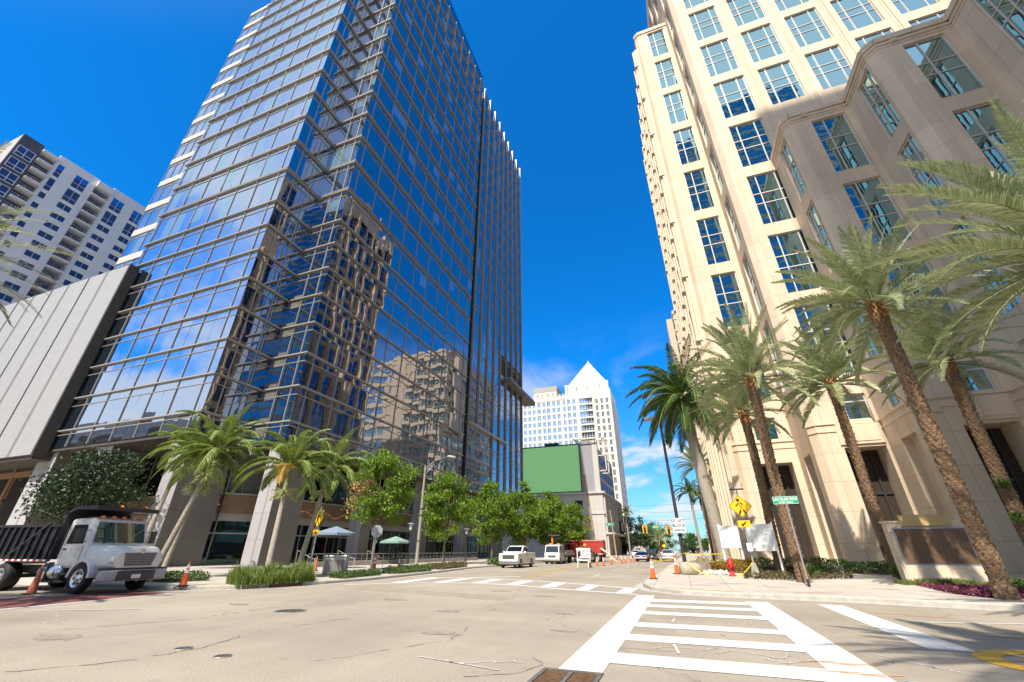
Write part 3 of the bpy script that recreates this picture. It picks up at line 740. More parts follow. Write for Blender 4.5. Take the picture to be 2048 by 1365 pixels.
for k in range(5):
    lo = MB(); segs['inner'].bar(lo, .15, 2.1, ZB+.3+4.04*k*1.0+(1.8 if k else 0)-1.6*(k>0)+.2, ZB+2.6+4.04*k, .02, .06)
    lo.build('louvre_panel', mLouv, T, world=True)
# fairy lights along the fascia
fl = MB()
for k in range(90):
    x = -62+k*.2; fl.lathe([(.0,-.03),(.03,0),(.0,.03)],5,(x,32.1,5.5+.25*math.sin(k*.45)),0)
for k in range(60):
    fl.lathe([(.0,-.03),(.03,0),(.0,.03)],5,(-42.1,37+k*.28,5.4+.25*math.sin(k*.5)),0)
tag(fl.build('string_lights', glow_mat('warm_bulb',(1,.35,.08),1.6)), 'strings of small warm bulbs along the wooden restaurant fascia', 'string lights')

# ------------------------------------------------------------------ ribbed screen of the car park on the far left
mScreen = mat('screen_metal', (.35,.345,.35), .55, .05, .6)
def screen_mat():
    m = mScreen; t = m.node_tree; b = t.nodes['Principled BSDF']; tc = [q for q in t.nodes if q.type == 'TEX_COORD'][0]
    wv = N(t, 'ShaderNodeTexWave', wave_type='BANDS', bands_direction='X', Scale=1.1); t.links.new(tc.outputs['Object'], wv.inputs['Vector'])
    w2 = N(t, 'ShaderNodeTexWave', wave_type='BANDS', bands_direction='Z', Scale=.9); t.links.new(tc.outputs['Object'], w2.inputs['Vector'])
    ad = N(t, 'ShaderNodeMath', operation='ADD'); t.links.new(wv.outputs['Fac'], ad.inputs[0]); t.links.new(w2.outputs['Fac'], ad.inputs[1])
    bp = N(t, 'ShaderNodeBump', Strength=.3, Distance=.03); t.links.new(ad.outputs[0], bp.inputs['Height']); t.links.new(bp.outputs['Normal'], b.inputs['Normal'])
screen_mat()
G = thing('parking_garage','windowless building clad in pale ribbed metal panels left of the glass tower','garage',(-90,30,0))
for k in range(5):
    m = MB(); x1 = -66.8-9.25*k; x0 = x1-8.75
    m.box(x0,25.0,11.0,x1,25.25,37.2); m.box(x0+3.9,24.94,11.0,x0+4.0,24.997,37.2); m.box(x0+4.25,24.94,11.0,x0+4.35,24.997,37.2)
    m.build('screen_panel', mScreen, G, world=True)
    m = MB(); m.box(x0-.34,24.93,11.0,x0-.22,25.2,37.25); m.build('joint_rail', mScreen, G, world=True)
m = MB(); m.box(-66.8,25.02,10.9,-66.5,26.2,37.3,0); m.box(-112,25.35,10.6,-66.9,60,36.9,1); m.box(-112,25.27,10.55,-66.8,25.34,37,1); m.build('wall', [mSoff, mSoff], G, world=True)
m = MB()
for x in (-67.8,-72.5,-78,-84): m.box(x-.22,28.6,.15,x+.22,29.0,10.6)
m.box(-90,28.62,9.6,-67,28.98,10.2); m.build('timber_frame', mWood, G, world=True)
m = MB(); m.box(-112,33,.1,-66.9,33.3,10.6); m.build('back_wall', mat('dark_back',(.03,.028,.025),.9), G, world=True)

# ------------------------------------------------------------------ white apartment tower on the far left
W_ = thing('apartment_tower','white apartment tower with stacked balconies and blue windows at the left','tower',(-150,40,0))
mStu = mat('white_stucco', (.82,.81,.80), .8, .04, .3); mNavy = mat('dark_stucco', (.09,.095,.12), .7, .06, .5); mGreyS = mat('grey_stucco', (.42,.40,.41), .8, .06, .4)
gApt = glass_mat('apartment_glass', (.45,.60,.90), (.012,.085,.30), .45, .01, .3)
ws = WinSet(W_, gApt, mSignW)
xw = -137.0; SG = Seg((xw,62),(xw,21.8))     # walks -Y so that the outside is on +X... flipped below
SG = Seg((xw,21.8),(xw,62)); 
def U(y): return y-21.8
wl = MB(); zt = 93.2; fl_ = 3.04
ops = []
def wop(y0,y1,z0,z1,vs=(.5,),hs=(),pr=1): ops.append((U(y0),U(y1),z0,z1)); ws.add(SG, U(y0), U(y1), z0, z1, .15, vs, hs, .07, pr)
for y0,y1,vv in ((28.9,30.2,()),(32.6,35.4,(.5,)),(41.2,44.0,(.5,)),(46.3,49.1,(.5,)),(51.5,54.3,(.5,)),(56,58.8,(.5,))):
    wop(y0,y1,87.3,91.4,vv,(.35,)); wop(y0,y1,82.6,86.5,vv,(.35,)); wop(y0,y1,79.9,81.7,vv)
    for k in range(1,22): wop(y0,y1,79.9-fl_*k-.25,81.55-fl_*k-.25,vv,(),1 if k < 9 else 0)
dops = []
for k in range(8): dops.append((k, 84.6-4.6*0-3.1*k))
SGw = SG
SG.wall(wl, 0, zt, [o for o in ops if o[1] < U(36.8)+.1], .16, 0, None, U(28.3), U(36.8))
SG.wall(wl, 0, zt, [o for o in ops if o[0] > U(40)], .16, 0, None, U(40.3), 40.2)
wl.box(-165,21.9,0,xw-2.7,62,zt-.02,0); wl.box(xw-2.7,28.3,0,xw-.3,36.8,zt-.02,0); wl.box(xw-2.7,40.3,0,xw-.3,62,zt-.02,0); wl.box(xw-2.7,21.95,0,xw-.3,25.2,zt-.02,0); wl.box(xw-.35,28.3,zt-.01,xw,36.8,zt+.6,0); wl.box(xw-.35,40.3,zt-.01,xw,62,zt+.9,0)
wl.box(-165,21.2,0,xw-.2,21.88,zt,2); wl.box(xw-.9,21.3,0,xw-.06,25.2,zt+.3,1); wl.box(xw-2.2,25.2,0,xw-1.8,28.3,zt+.1,1)
wl.build('wall', [mStu, mNavy, mGreyS], W_, world=True)
NS = Seg((xw-.06,21.3),(xw-.06,25.2))
for k in range(9):
    z = 87.0-3.9*k; ws.add(NS, .4, 3.5, z, z+3.0, -.03, (.5,), (.35,), .12, 2)
BS = Seg((xw-1.8,25.2),(xw-1.8,28.3)); BS2 = Seg((xw-2.0,36.8),(xw-2.0,40.3))
bk = MB(); bk.box(xw-2.6,36.8,0,xw-2.05,40.3,zt); bk.build('recess_wall', mGreyS, W_, world=True)
for k in range(20):
    z = 89.0-3.12*k
    m = MB(); m.box(xw-1.9,25.25,z-.25,xw+1.0,28.25,z,0)
    for y in [25.4+.35*j for j in range(8)]: m.box(xw+.86,y,z,xw+.90,y+.04,z+1.0,1)
    m.box(xw+.85,25.3,z+1.0,xw+.92,28.2,z+1.06,1); m.build('balcony', [mStu, mDarkMetal], W_, world=True)
    ws.add(BS, .2, 2.9, z+.1, z+2.3, -.04, (.5,), (), .1, 1)
    z = 88.6-3.04*k
    m = MB(); m.box(xw-2.0,36.82,z-.3,xw+.7,40.28,z,0)
    for y in [37.0+.3*j for j in range(11)]: m.box(xw+.56,y,z,xw+.60,y+.04,z+1.0,1)
    m.box(xw+.55,36.9,z+1.0,xw+.62,40.2,z+1.06,1); m.build('balcony', [mStu, mDarkMetal], W_, world=True)
    ws.add(BS2, .2, 3.3, z+.1, z+2.3, -.06, (.5,), (), .1, 1)
m = MB(); m.box(xw-2.2,36.75,91.2,xw+.9,40.35,93.0); m.box(xw-2.2,25.2,91.6,xw+1.1,28.4,92.0); m.build('canopy', mStu, W_, world=True)
ws.build()

# ------------------------------------------------------------------ pyramid-topped tower down the street
P_ = thing('pyramid_tower','cream high-rise with a stepped pyramid roof at the end of the street','tower',(-40,200,0))
mCream = panel_mat('cream_precast', (.68,.62,.54), (.55,.49,.42), 2.44, 3.3, .75, .03, .03)
gPale = glass_mat('pale_hotel_glass', (.62,.78,.92), (.10,.16,.20), .8, .01, .3)
ws = WinSet(P_, gPale, mSignW)
F_ = Seg((-66,190),(-21.7,190)); wl = MB(); ops = []; top = 67.0
def X(az): return az*190
grp = [X(a) for a in (-.3373,-.3246,-.312,-.2985,-.285,-.2725,-.2590,-.2465,-.2306,-.2187,-.2058)]
for k in range(19):
    z1 = top-3.3*k-.1; z0 = z1-2.35
    for x in grp: ops.append((x-.84+66, x+.84+66, z0, z1)); ws.add(F_, x-.84+66, x+.84+66, z0, z1, .25, (.5,), (), .1, 3 if k < 8 else 0)
    for x in (X(-.1484),X(-.1357),X(-.1230)): ops.append((x-.62+66, x+.62+66, z0-1.0, z1-1.0)); ws.add(F_, x-.62+66, x+.62+66, z0-1.0, z1-1.0, .25, (.5,), (), .1, 2 if k < 9 else 0)
    a, b = X(-.1918), X(-.1591); ops.append((a+66, b+66, z0-.2, z1)); ws.add(F_, a+66, b+66, z0-.2, z1, .5, (.2,.4,.6,.8), (.3,), .1, 3 if k < 8 else 0)
F_.wall(wl, 0, 69.5, ops, .3)
S_ = Seg((-21.7,190),(-21.7,216)); ops = []
for k in range(19):
    z1 = 66-3.3*k; 
    for y in (3,7,11,15,19,23): ops.append((y-.75,y+.75,z1-2.4,z1)); ws.add(S_, y-.75, y+.75, z1-2.4, z1, .3, (.5,), (), .1, 1 if k < 9 and y < 12 else 0)
S_.wall(wl, 0, 66.8, ops, .35)
wl.box(-66,190.6,0,-22.1,216,66.7)
for x in [X(a) for a in (-.3060,-.2785,-.2253,-.1955,-.1545,-.1145)]: wl.box(x-.4,189.7,0,x+.4,190-.002,70.3)
wl.box(-66,189.8,67.4,-42,189.996,68.2)
for k in range(14): wl.box(-65+k*1.7,189.75,69.5,-64.3+k*1.7,190.3,70.2)
# crown block, set-backs and stepped pyramid
wl.box(-43,191,66.7,-21.9,213,71.5); wl.box(-42,191.8,71.5,-22.9,212,74.4)
for x in (-42.6,-38.3,-33,-26.8,-22.6): wl.box(x-.6,190.4,66.8,x+.6,191,74.8)
for k in range(5):
    wl.box(-41+k*3.8,190.9,68.5,-39+k*3.8,190.996,71.3)
cx, cy = -32.5, 202
for k in range(14):
    h0 = 74.4+k*1.12; r0 = 9.6*(1-k/14.2); wl.box(cx-r0,cy-r0,h0,cx+r0,cy+r0,h0+1.12-.25); wl.box(cx-r0+.25,cy-r0+.25,h0+.87,cx+r0-.25,cy+r0-.25,h0+1.12)
wl.lathe([(.5,0),(.25,.8),(.02,1.8)],4,(cx,cy,90))
wl.build('wall', mCream, P_, world=True)
m = MB(); m.box(-61,196,69,-49,206,74.5,0); m.box(-61.3,195.9,74.5,-48.7,206,77.2,1)
for k in range(4): m.box(-60+k*2.8,195.95,70.5,-58.6+k*2.8,195.996,73.5,1)
m.build('roof_plant', [mCream, mat('plant_screen_grey',(.36,.33,.31),.7)], P_, world=True)
ws.build()

# ------------------------------------------------------------------ corner building carrying the big green screen
B_ = thing('corner_building','pale low-rise with a grey gable and a ground arcade behind the street trees','building',(-30,125,0))
mBB = panel_mat('pale_stucco_panels', (.52,.49,.45), (.36,.34,.31), 6, 3.6, .8, .03, .03); mGab = panel_mat('grey_gable', (.30,.30,.32), (.24,.24,.26), 5, 2.4, .7, .02, .02)
ws = WinSet(B_, glass_mat('lowrise_glass',(.40,.55,.80),(.02,.03,.045),.7,.01,.4), mDarkMetal)
wl = MB()
wl.box(-46,115.6,15,-19.2,150,27.9,0); wl.box(-23.2,115.3,14.8,-18.9,115.598,28.3,1); wl.box(-46,115.45,14.8,-23.2,115.598,27.6,1)
wl.box(-19.6,115.2,14.4,-18.2,116.8,28.6,0)
SE = Seg((-17.8,115.5),(-17.8,150)); SF = Seg((-46,115.0),(-17.8,115.0)); ops = []
for z0,z1 in ((2.0,4.6),(6.3,9.0),(10.6,13.2)):
    for k in range(9): ops.append((1.5+3.8*k,3.4+3.8*k,z0,z1)); ws.add(SE,1.5+3.8*k,3.4+3.8*k,z0,z1,.3,(.5,),(.6,),.1,2)
SE.wall(wl, 0, 14.6, ops, .35); ops = []
for x in (-25.2,-31,-36): ops.append((x+46,x+48,11.0,13.0)); ws.add(SF,x+46,x+48,11.0,13.0,.3,(),(),.1,2)
SF.wall(wl, 0, 14.6, ops, .35); wl.box(-46,115.4,.01,-18.2,150,14.55)
wl.box(-46.2,114.6,14.6,-17.3,115.3,15.1); wl.box(-18.1,115.3,14.6,-17.2,150,15.1); wl.box(-46.2,114.8,9.6,-17.5,114.99,10.0); wl.box(-17.79,115,9.6,-17.5,150,10.0)
wl.box(-17.79,115,4.9,-15.6,150,5.3)
for k in range(10): wl.box(-17.79,115.4+3.8*k,.01,-17.3,116.1+3.8*k,14.6)
SU = Seg((-19.2,117),(-19.2,150))
for k in range(7):
    for z in (16.2,19.8,23.4): ws.add(SU,1.2+4.6*k,4.0+4.6*k,z,z+2.6,-.03,(.5,),(),.1,2)
wl.build('wall', [mBB, mGab], B_, world=True)
m = MB()
for k in range(5): m.box(-24.5+k*1.9,114.2,28.9,-24.35+k*1.9,119,29.2)
for y in (114.2,116.5,118.8): m.box(-24.6,y,28.7,-15.4,y+.2,28.9)
for a in ((-16.2,114.4),(-16.2,118.7),(-19,114.4)): m.box(a[0],a[1],20 if a[0] > -17 else 28.3,a[0]+.3,a[1]+.3,28.7)
m.box(-17.9,114.4,20,-16,114.7,20.3); m.box(-17.9,118.7,20,-16,119,20.3); m.box(-17.9,114.4,24,-16,114.7,24.3); m.build('roof_pergola', mBB, B_, world=True)
ws.build()
mGreenScr = glow_mat('plain_green_screen',(.150,.335,.140),.85); mGreenScr.node_tree.nodes['Principled BSDF'].inputs['Base Color'].default_value = (.02,.03,.02,1)
m = MB(); m.box(-41,114.9,15.2,-23.15,115.3,27.9,0); m.box(-41,114.86,15.35,-23.3,114.898,27.55,1); m.box(-33,115,28,-29,116,28.6,0)
bb_ = tag(m.build('billboard',[mDarkMetal, mGreenScr]), 'big blank green billboard screen fixed to the corner building','billboard')

# the corner building stands 150 m away and the pyramid tower beyond it; both were drawn to a smaller module
for o_, k_ in ((B_,1.304),(bb_,1.304),(P_,1.22)):
    o_.location = o_.location*k_; o_.scale = (k_,k_,k_)
# ------------------------------------------------------------------ far street closing
mFar = mat('far_stucco', (.55,.48,.38), .8, .1, .4)
def low_house(x0,y0,x1,y1,h,lab,tower=False):
    o = thing('building',lab,'building',((x0+x1)/2,(y0+y1)/2,0)); m = MB(); m.box(x0,y0,0,x1,y1,h); m.box(x0-.3,y0-.3,h,x1+.3,y1+.3,h+.7)
    m.box(x0-.15,y0-.15,h*.5,x1+.15,y1+.15,h*.5+.3)
    if tower: 
        m.box(x0,y0,h,x0+4,y0+4,h+4); m.box(x0-.3,y0-.3,h+4,x0+4.3,y0+4.3,h+4.6)
    m.build('wall', mFar, o, world=True); ws = WinSet(o, mShop, mSignW); s1 = Seg((x0,y1),(x0,y0)); s2 = Seg((x0,y0),(x1,y0))
    for sg in (s1,s2):
        n_ = int(sg.L/4)
        for i in range(n_):
            for z in [1.2+3.6*k for k in range(int(h/3.6))]: ws.add(sg, i*4+1, i*4+3, z, z+2.0, -.04, (.5,), (), .12, 1)
    ws.build()
    if tower:
        d = MB(); d.lathe([(1.7,0),(1.7,1.2),(1.5,1.3),(1.5,3.2),(1.9,3.3),(1.2,4.6),(.2,5.6),(.08,8)],10,(x0+2,y0+2,h+4.6)); d.build('lantern', mat('lantern_grey',(.30,.33,.37),.5), o, world=True)
low_house(6.5,118,40,139,12,'beige building with a domed lantern behind the palms on the right',True)
low_house(-60,330,-25,350,7,'low beige building closing the far end of the street on the left')
low_house(14,320,60,345,8,'low beige building far down the street on the right')
# ------------------------------------------------------------------ stepped stone tower on the right
mStone = panel_mat('cream_stone', (.70,.56,.42), (.46,.35,.24), 1.62, 2.0, .7, .014, .055, .10)
mFrame = mat('cream_window_frame', (.66,.60,.54), .45, .04, 2)
gTeal = glass_mat('teal_glass', (.52,.78,.82), (.012,.045,.055), .80, .010, .8)
S = thing('stone_tower','tall cream stone tower with a stepped base and teal windows on the right','tower',(20,50,0))
ws = WinSet(S, gTeal, mFrame); wsn = WinSet(S, glass_mat('navy_glass', (.25,.38,.55), (.006,.012,.03), .45, .01, .8), mFrame); wl = MB(); tops = [20.6+8*k for k in range(11)]; HW = 6.57
F1, F2, TOP = 42.55, 37.5, 104.0
V3, V2, H3 = (.24,.76), (.36,), (.42,.62)
def wins(sg, u0, u1, tl, vs, pr, ops, d=.22):
    for z in tl: ops.append((u0,u1,z-HW,z)); ws.add(sg, u0, u1, z-HW, z, d, vs, H3, .09, pr)
def band(sg, z, h, d, u0=0, u1=None):
    sg.bar(wl, u0, sg.L if u1 is None else u1, z, z+h, -.02, d)
# west wing
a = Seg((5.9,42.55),(10.4,42.55)); ops = []; wins(a, 1.5, 3.95, tops[:8], V2, 9, ops); ops += [(1.5,3.95,0,8.35,1.6),(1.7,3.6,10.35,12.35)]; ws.add(a,1.7,3.6,10.35,12.35,.22,(.3,),(.75,),.09,3)
a.wall(wl, 0, 77.6, ops, .22); c_ = Seg((5.45,43.0),(5.9,42.55)); c_.wall(wl, 0, 77.6, [], .1)
west = Seg((5.45,65),(5.45,43.0)); ops = []
for k in range(7):
    u = .9+3.12*k
    for z in tops[:7]: ops.append((u,u+1.95,z-HW,z)); wsn.add(west,u,u+1.95,z-HW,z,.45,(.5,),H3,.09,2)
west.wall(wl, 0, 72.5, ops, .5)
for k in range(8):
    u = .45+3.12*k-.62; west.bar(wl, max(0,u), u+.95, 0, 73.2, -.02, .55); west.bar(wl, max(0,u+.22), u+.72, 0, 73.2, .5, .85)
    for z in tops[:7]: west.bar(wl, max(0,u-.1), u+1.05, z+.3, z+.7, .3, .92)
for z in tops[:7]: band(west, z+.1, 1.1, .2)
wl.box(6.2,44.4,.01,10.3,64.9,72.4); wl.box(5.46,43.2,72.5,10.3,50,77.5)
r1 = Seg((10.4,42.55),(10.4,38.0)); ops = []; wins(r1, 1.4, 3.5, tops, (.5,), 4, ops); ops.append((1.4,3.5,0,8.35,1.5)); r1.wall(wl, 0, TOP, ops, .22)
c2 = Seg((10.4,38.0),(10.9,37.5)); c2.wall(wl, 0, TOP, [], .1)
# main front
m_ = Seg((10.9,37.5),(62,37.5)); ops = []
for k in range(10):
    u = 12.2-10.9+4.83*k
    wins(m_, u, u+3.35, [z for z in tops if k == 0 or z > 40], V3, 10-k, ops)
    if k:
        ops.append((u,u+3.35,39.0,42.2)); 
ops += [(1.35,3.9,0,8.35,1.8),(2.3,3.85,10.35,12.35)]; ws.add(m_,2.3,3.85,10.35,12.35,.22,(),(.72,),.09,6)
for k in range(1,6): ws.add(m_, 1.3+4.83*k, 4.65+4.83*k, 39.0, 42.2, .22, V3, (.5,), .09, 8)
m_.wall(wl, 0, TOP, [o for o in ops if not (o[2] == 39.0)], .38) if False else m_.wall(wl, 0, TOP, [o for o in ops if not (abs(o[3]-44.6) < .2 and o[0] > 5)], .22)
# main west face behind the wing
mw = Seg((10.4,98),(10.4,65)); ops = []
for k in range(7):
    u = 1.2+4.6*k
    for z in tops: ops.append((u,u+3.1,z-HW,z)); wsn.add(mw,u,u+3.1,z-HW,z,.4,V3,H3,.09,1)
mw.wall(wl, 0, TOP-4, ops, .45)
for k in range(8): mw.bar(wl, max(0,.45+4.6*k-.62), .45+4.6*k+.3, 0, TOP-3, -.02, .6)
mn = Seg((10.4,65),(10.4,42.55)); ops = []
for k in range(5):
    u = .8+4.4*k; ops.append((u,u+3.0,TOP-27.4-.3,TOP-19.4-1.7)); wsn.add(mn,u,u+3.0,TOP-27.7,TOP-21.1,.4,V3,H3,.09,1)
    ops.append((u,u+3.0,tops[9]-HW+.0,tops[9])); wsn.add(mn,u,u+3.0,tops[9]-HW,tops[9],.4,V3,H3,.09,1)
    ops.append((u,u+3.0,tops[10]-HW,tops[10])); wsn.add(mn,u,u+3.0,tops[10]-HW,tops[10],.4,V3,H3,.09,1)
ops = [o for o in ops if o[2] > 78.5]
mn.wall(wl, 72.5, TOP, ops, .45)
wl.box(11.3,44.5,0,61,97.8,TOP-.3); wl.box(11.3,98,0,61,98.3,TOP-4); wl.quad((10.4,65,TOP-4),(11.4,65,TOP-4),(11.4,98,TOP-4),(10.4,98,TOP-4))
wl.quad((10.9,37.5,TOP),(62,37.5,TOP),(62,65,TOP),(10.4,65,TOP))
# crown: stepped gables with round tops
for y0,y1,h in ((70,97,106),(75,92,110.5)):
    pr_ = [(y0,TOP-5),(y1,TOP-5),(y1,h-2.5)]
    n_ = 8
    for i in range(n_+1): t_ = R(180*i/n_); pr_.append(((y0+y1)/2+(y1-y0)*.36*math.cos(t_), h-2.5+2.5*math.sin(t_)))
    pr_.append((y0,h-2.5))
    for x0,x1 in ((10.1,11.2),(30,31)) if y0 == 70 else ((9.96,11.0),(29.8,30.8)):
        q = [(x0,y,z) for y,z in pr_]; q2 = [(x1,y,z) for y,z in pr_]; k = len(q)
        wl.add(q+q2, [tuple(range(k-1,-1,-1)), tuple(range(k,2*k))]+[(i,(i+1)%k,k+(i+1)%k,k+i) for i in range(k)])
for y in (70.5,76,83.5,91,96.5): wl.box(9.9,y-.8,TOP-6,11.5,y+.8,108 if 75 < y < 92 else 105); wl.lathe([(.6,0),(.9,.5),(.5,1.2),(.1,2.2)],6,(10.7,y,108 if 75 < y < 92 else 105))
# stepped podium, each step five metres nearer
PT = 38.3
steps = [(15.0,20.0,32.6,.55),(20.0,25.3,27.7,.6),(25.3,48,22.8,.6)]
prevY = 37.5
for i,(x0,x1,y,ch) in enumerate(steps):
    rt = Seg((x0,prevY),(x0,y+ch)); cc = Seg((x0,y+ch),(x0+ch,y)); fc = Seg((x0+ch,y),(x1,y))
    tl = [20.65,28.65,36.65]
    ops = []; ua = prevY-(y+3.0); ub = prevY-(y+.95)
    wins(rt, ua, ub, tl, (.3,.7), 9, ops); ops += [(ua,ub,0,8.35,1.5),(ua+.3,ub-.3,10.35,12.35)]; ws.add(rt,ua+.3,ub-.3,10.35,12.35,.22,(.6,),(.72,),.09,8)
    rt.wall(wl, 0, PT, ops, .22); cc.wall(wl, 0, PT, [], .1)
    ops = []; nwin = 1 if i < 2 else 4
    for k in range(nwin):
        ua, ub = 17.0-15.55+4.83*k, 19.55-15.55+4.83*k
        wins(fc, ua, ub, tl, (.36,), 10 if k < 2 else 0, ops); ops += [(ua,ub,0,8.35,1.8),(ua+.9,ub-.1,10.35,12.35)]; ws.add(fc,ua+.9,ub-.1,10.35,12.35,.22,(),(.72,),.09,7)
        fc.bar(wl, ua+.45, ub+.15, 8.55, 10.05, -.02, .12); fc.bar(wl, ua+.65, ub-.05, 8.75, 9.85, .1, .16)
    fc.wall(wl, 0, PT, ops, .22)
    for sg in (rt,cc,fc):
        e = .0
        band(sg, PT-.55, .55, .16); band(sg, PT-.95, .22, .09); band(sg, PT-1.25, .14, .05); band(sg, 10.12, .10, .08); band(sg, 9.55, .12, .06); band(sg, 1.5, .12, .10) if sg is cc else None
    fc.bar(wl, .9, 1.25, PT-1.0, PT-.8, 0, .25); fc.bar(wl, .3, .75, 9.25, 9.75, 0, .1)
    for sg, z0_, z1_ in ((fc,0,9.4),):
        sg.bar(wl, .28, .36, 10.4, PT-1.4, -.01, .05)
    wl.box(x0+.55,y+2.2,.01,x1 if i < 2 else 48,prevY+.1 if i else 37.4,PT-.06); prevY = y
    wl.quad((x0,y+ch,PT),(x0+ch,y,PT),(x1,y,PT),(x1,prevY+12,PT)) 
for sg in (a,c2,c_): band(sg, 10.12, .10, .08); band(sg, 9.55, .12, .06)
for u0,u1 in ((0,1.35),(3.9,4.1)): m_.bar(wl,u0,u1,10.12,10.22,-.02,.08); m_.bar(wl,u0,u1,9.55,9.67,-.02,.06)
m_.bar(wl, 1.2, 3.95, 8.55, 10.05, -.02, .12); m_.bar(wl, 1.45, 3.7, 8.75, 9.85, .1, .16)
m_.bar(wl, 0, 1.2, 1.6, 1.72, -.02, .1)
for sg in (a,c_): band(sg, 77.0, .7, .15)
# thin raised pilaster strips between the window columns
for k in range(9):
    u = 4.65+4.83*k+.55; m_.bar(wl, u, u+.12, PT if k else 10.5, TOP, -.01, .05); m_.bar(wl, u+.3, u+.42, PT if k else 10.5, TOP, -.01, .05)
a.bar(wl, 4.15, 4.25, 10.5, 77, -.01, .05); a.bar(wl, .35, .45, 10.5, 77, -.01, .04)
wl.build('wall', mStone, S, world=True)
# dark recess behind the ground arcade
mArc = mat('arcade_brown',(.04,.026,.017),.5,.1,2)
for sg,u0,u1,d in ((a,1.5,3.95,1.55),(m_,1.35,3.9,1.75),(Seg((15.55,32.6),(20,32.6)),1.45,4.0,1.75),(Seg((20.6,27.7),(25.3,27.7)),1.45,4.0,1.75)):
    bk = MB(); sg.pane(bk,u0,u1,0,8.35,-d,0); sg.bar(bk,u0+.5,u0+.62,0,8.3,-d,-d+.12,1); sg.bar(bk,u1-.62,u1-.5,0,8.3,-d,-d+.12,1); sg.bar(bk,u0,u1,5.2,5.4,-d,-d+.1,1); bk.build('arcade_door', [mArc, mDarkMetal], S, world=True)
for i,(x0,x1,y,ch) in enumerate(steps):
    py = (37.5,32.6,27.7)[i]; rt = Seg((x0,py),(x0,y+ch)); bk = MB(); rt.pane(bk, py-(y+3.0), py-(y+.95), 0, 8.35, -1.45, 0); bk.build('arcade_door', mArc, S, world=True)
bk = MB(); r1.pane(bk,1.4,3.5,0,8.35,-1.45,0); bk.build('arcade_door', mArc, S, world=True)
ws.build(); wsn.build(0)

# ------------------------------------------------------------------ mid-rise behind it (mostly seen mirrored in the glass tower)
Mid = thing('office_block','beige office block with ribbon windows rising behind the stone tower','building',(35,170,0))
ws = WinSet(Mid, gTeal, mFrame); wl = MB(); sf = Seg((9.6,145),(60,145)); sw = Seg((9.6,198),(9.6,145)); fh = 4.9
for sg, brk in ((sf,(22,24.5)),(sw,(60,61))):
    ops = []
    for k in range(15):
        z = 6+fh*k
        n_ = int(sg.L/4.6)
        for i in range(n_):
            u0 = .7+4.6*i; u1 = u0+4.1
            if u0 < brk[1] and u1 > brk[0]: continue
            ops.append((u0,u1,z,z+3.15)); ws.add(sg,u0,u1,z,z+3.15,.3,(.33,.66),(.3,),.12,5 if (sg is sf and k > 10 and i < 2) else 0)
    sg.wall(wl, 0, 81, ops, .35); sg.bar(wl, 0, sg.L, 80.2, 81.6, -.1, .3)
    for k in range(15): sg.bar(wl, 0, sg.L, 9.25+fh*k, 10.3+fh*k, -.02, .25)
sf.bar(wl, 22, 24.5, 0, 84, -.1, .5)
wl.box(10.1,145.5,0,60,197.5,80.8); wl.box(7.2,150,46,9.58,158,81,0); wl.build('wall', mat('beige_precast',(.56,.46,.35),.75,.05,.5), Mid, world=True); ws.build()

# ------------------------------------------------------------------ towers behind the photographer: they shade and are mirrored
Bk = thing('corner_tower','concrete office tower standing behind the camera','tower',(30,-60,0))
m = MB(); m.box(7.5,-80,0,62,-40,146)
for k in range(35): m.box(7.4,-80.1,2+4.1*k,62.1,-39.9,3.2+4.1*k)
m.build('wall', mat('beige_concrete',(.50,.44,.36),.8,.06,.4), Bk, world=True)
m = MB()
for k in range(35): m.box(7.45,-80.05,3.2+4.1*k,62.05,-39.95,6.1+4.1*k)
m.build('window', gTeal, Bk, world=True, kind='stuff')
Lb = thing('low_garage','long grey car park behind the camera on the left','garage',(-160,-30,0))
m = MB()
for k in range(9): m.box(-210,-60,4.0*k,-105,-22,4.0*k+1.3)
m.box(-208,-58,0,-107,-26,35); m.box(-200,-50,35,-150,-28,40); m.build('wall', mat('garage_concrete',(.34,.31,.28),.85,.1,.4), Lb, world=True)
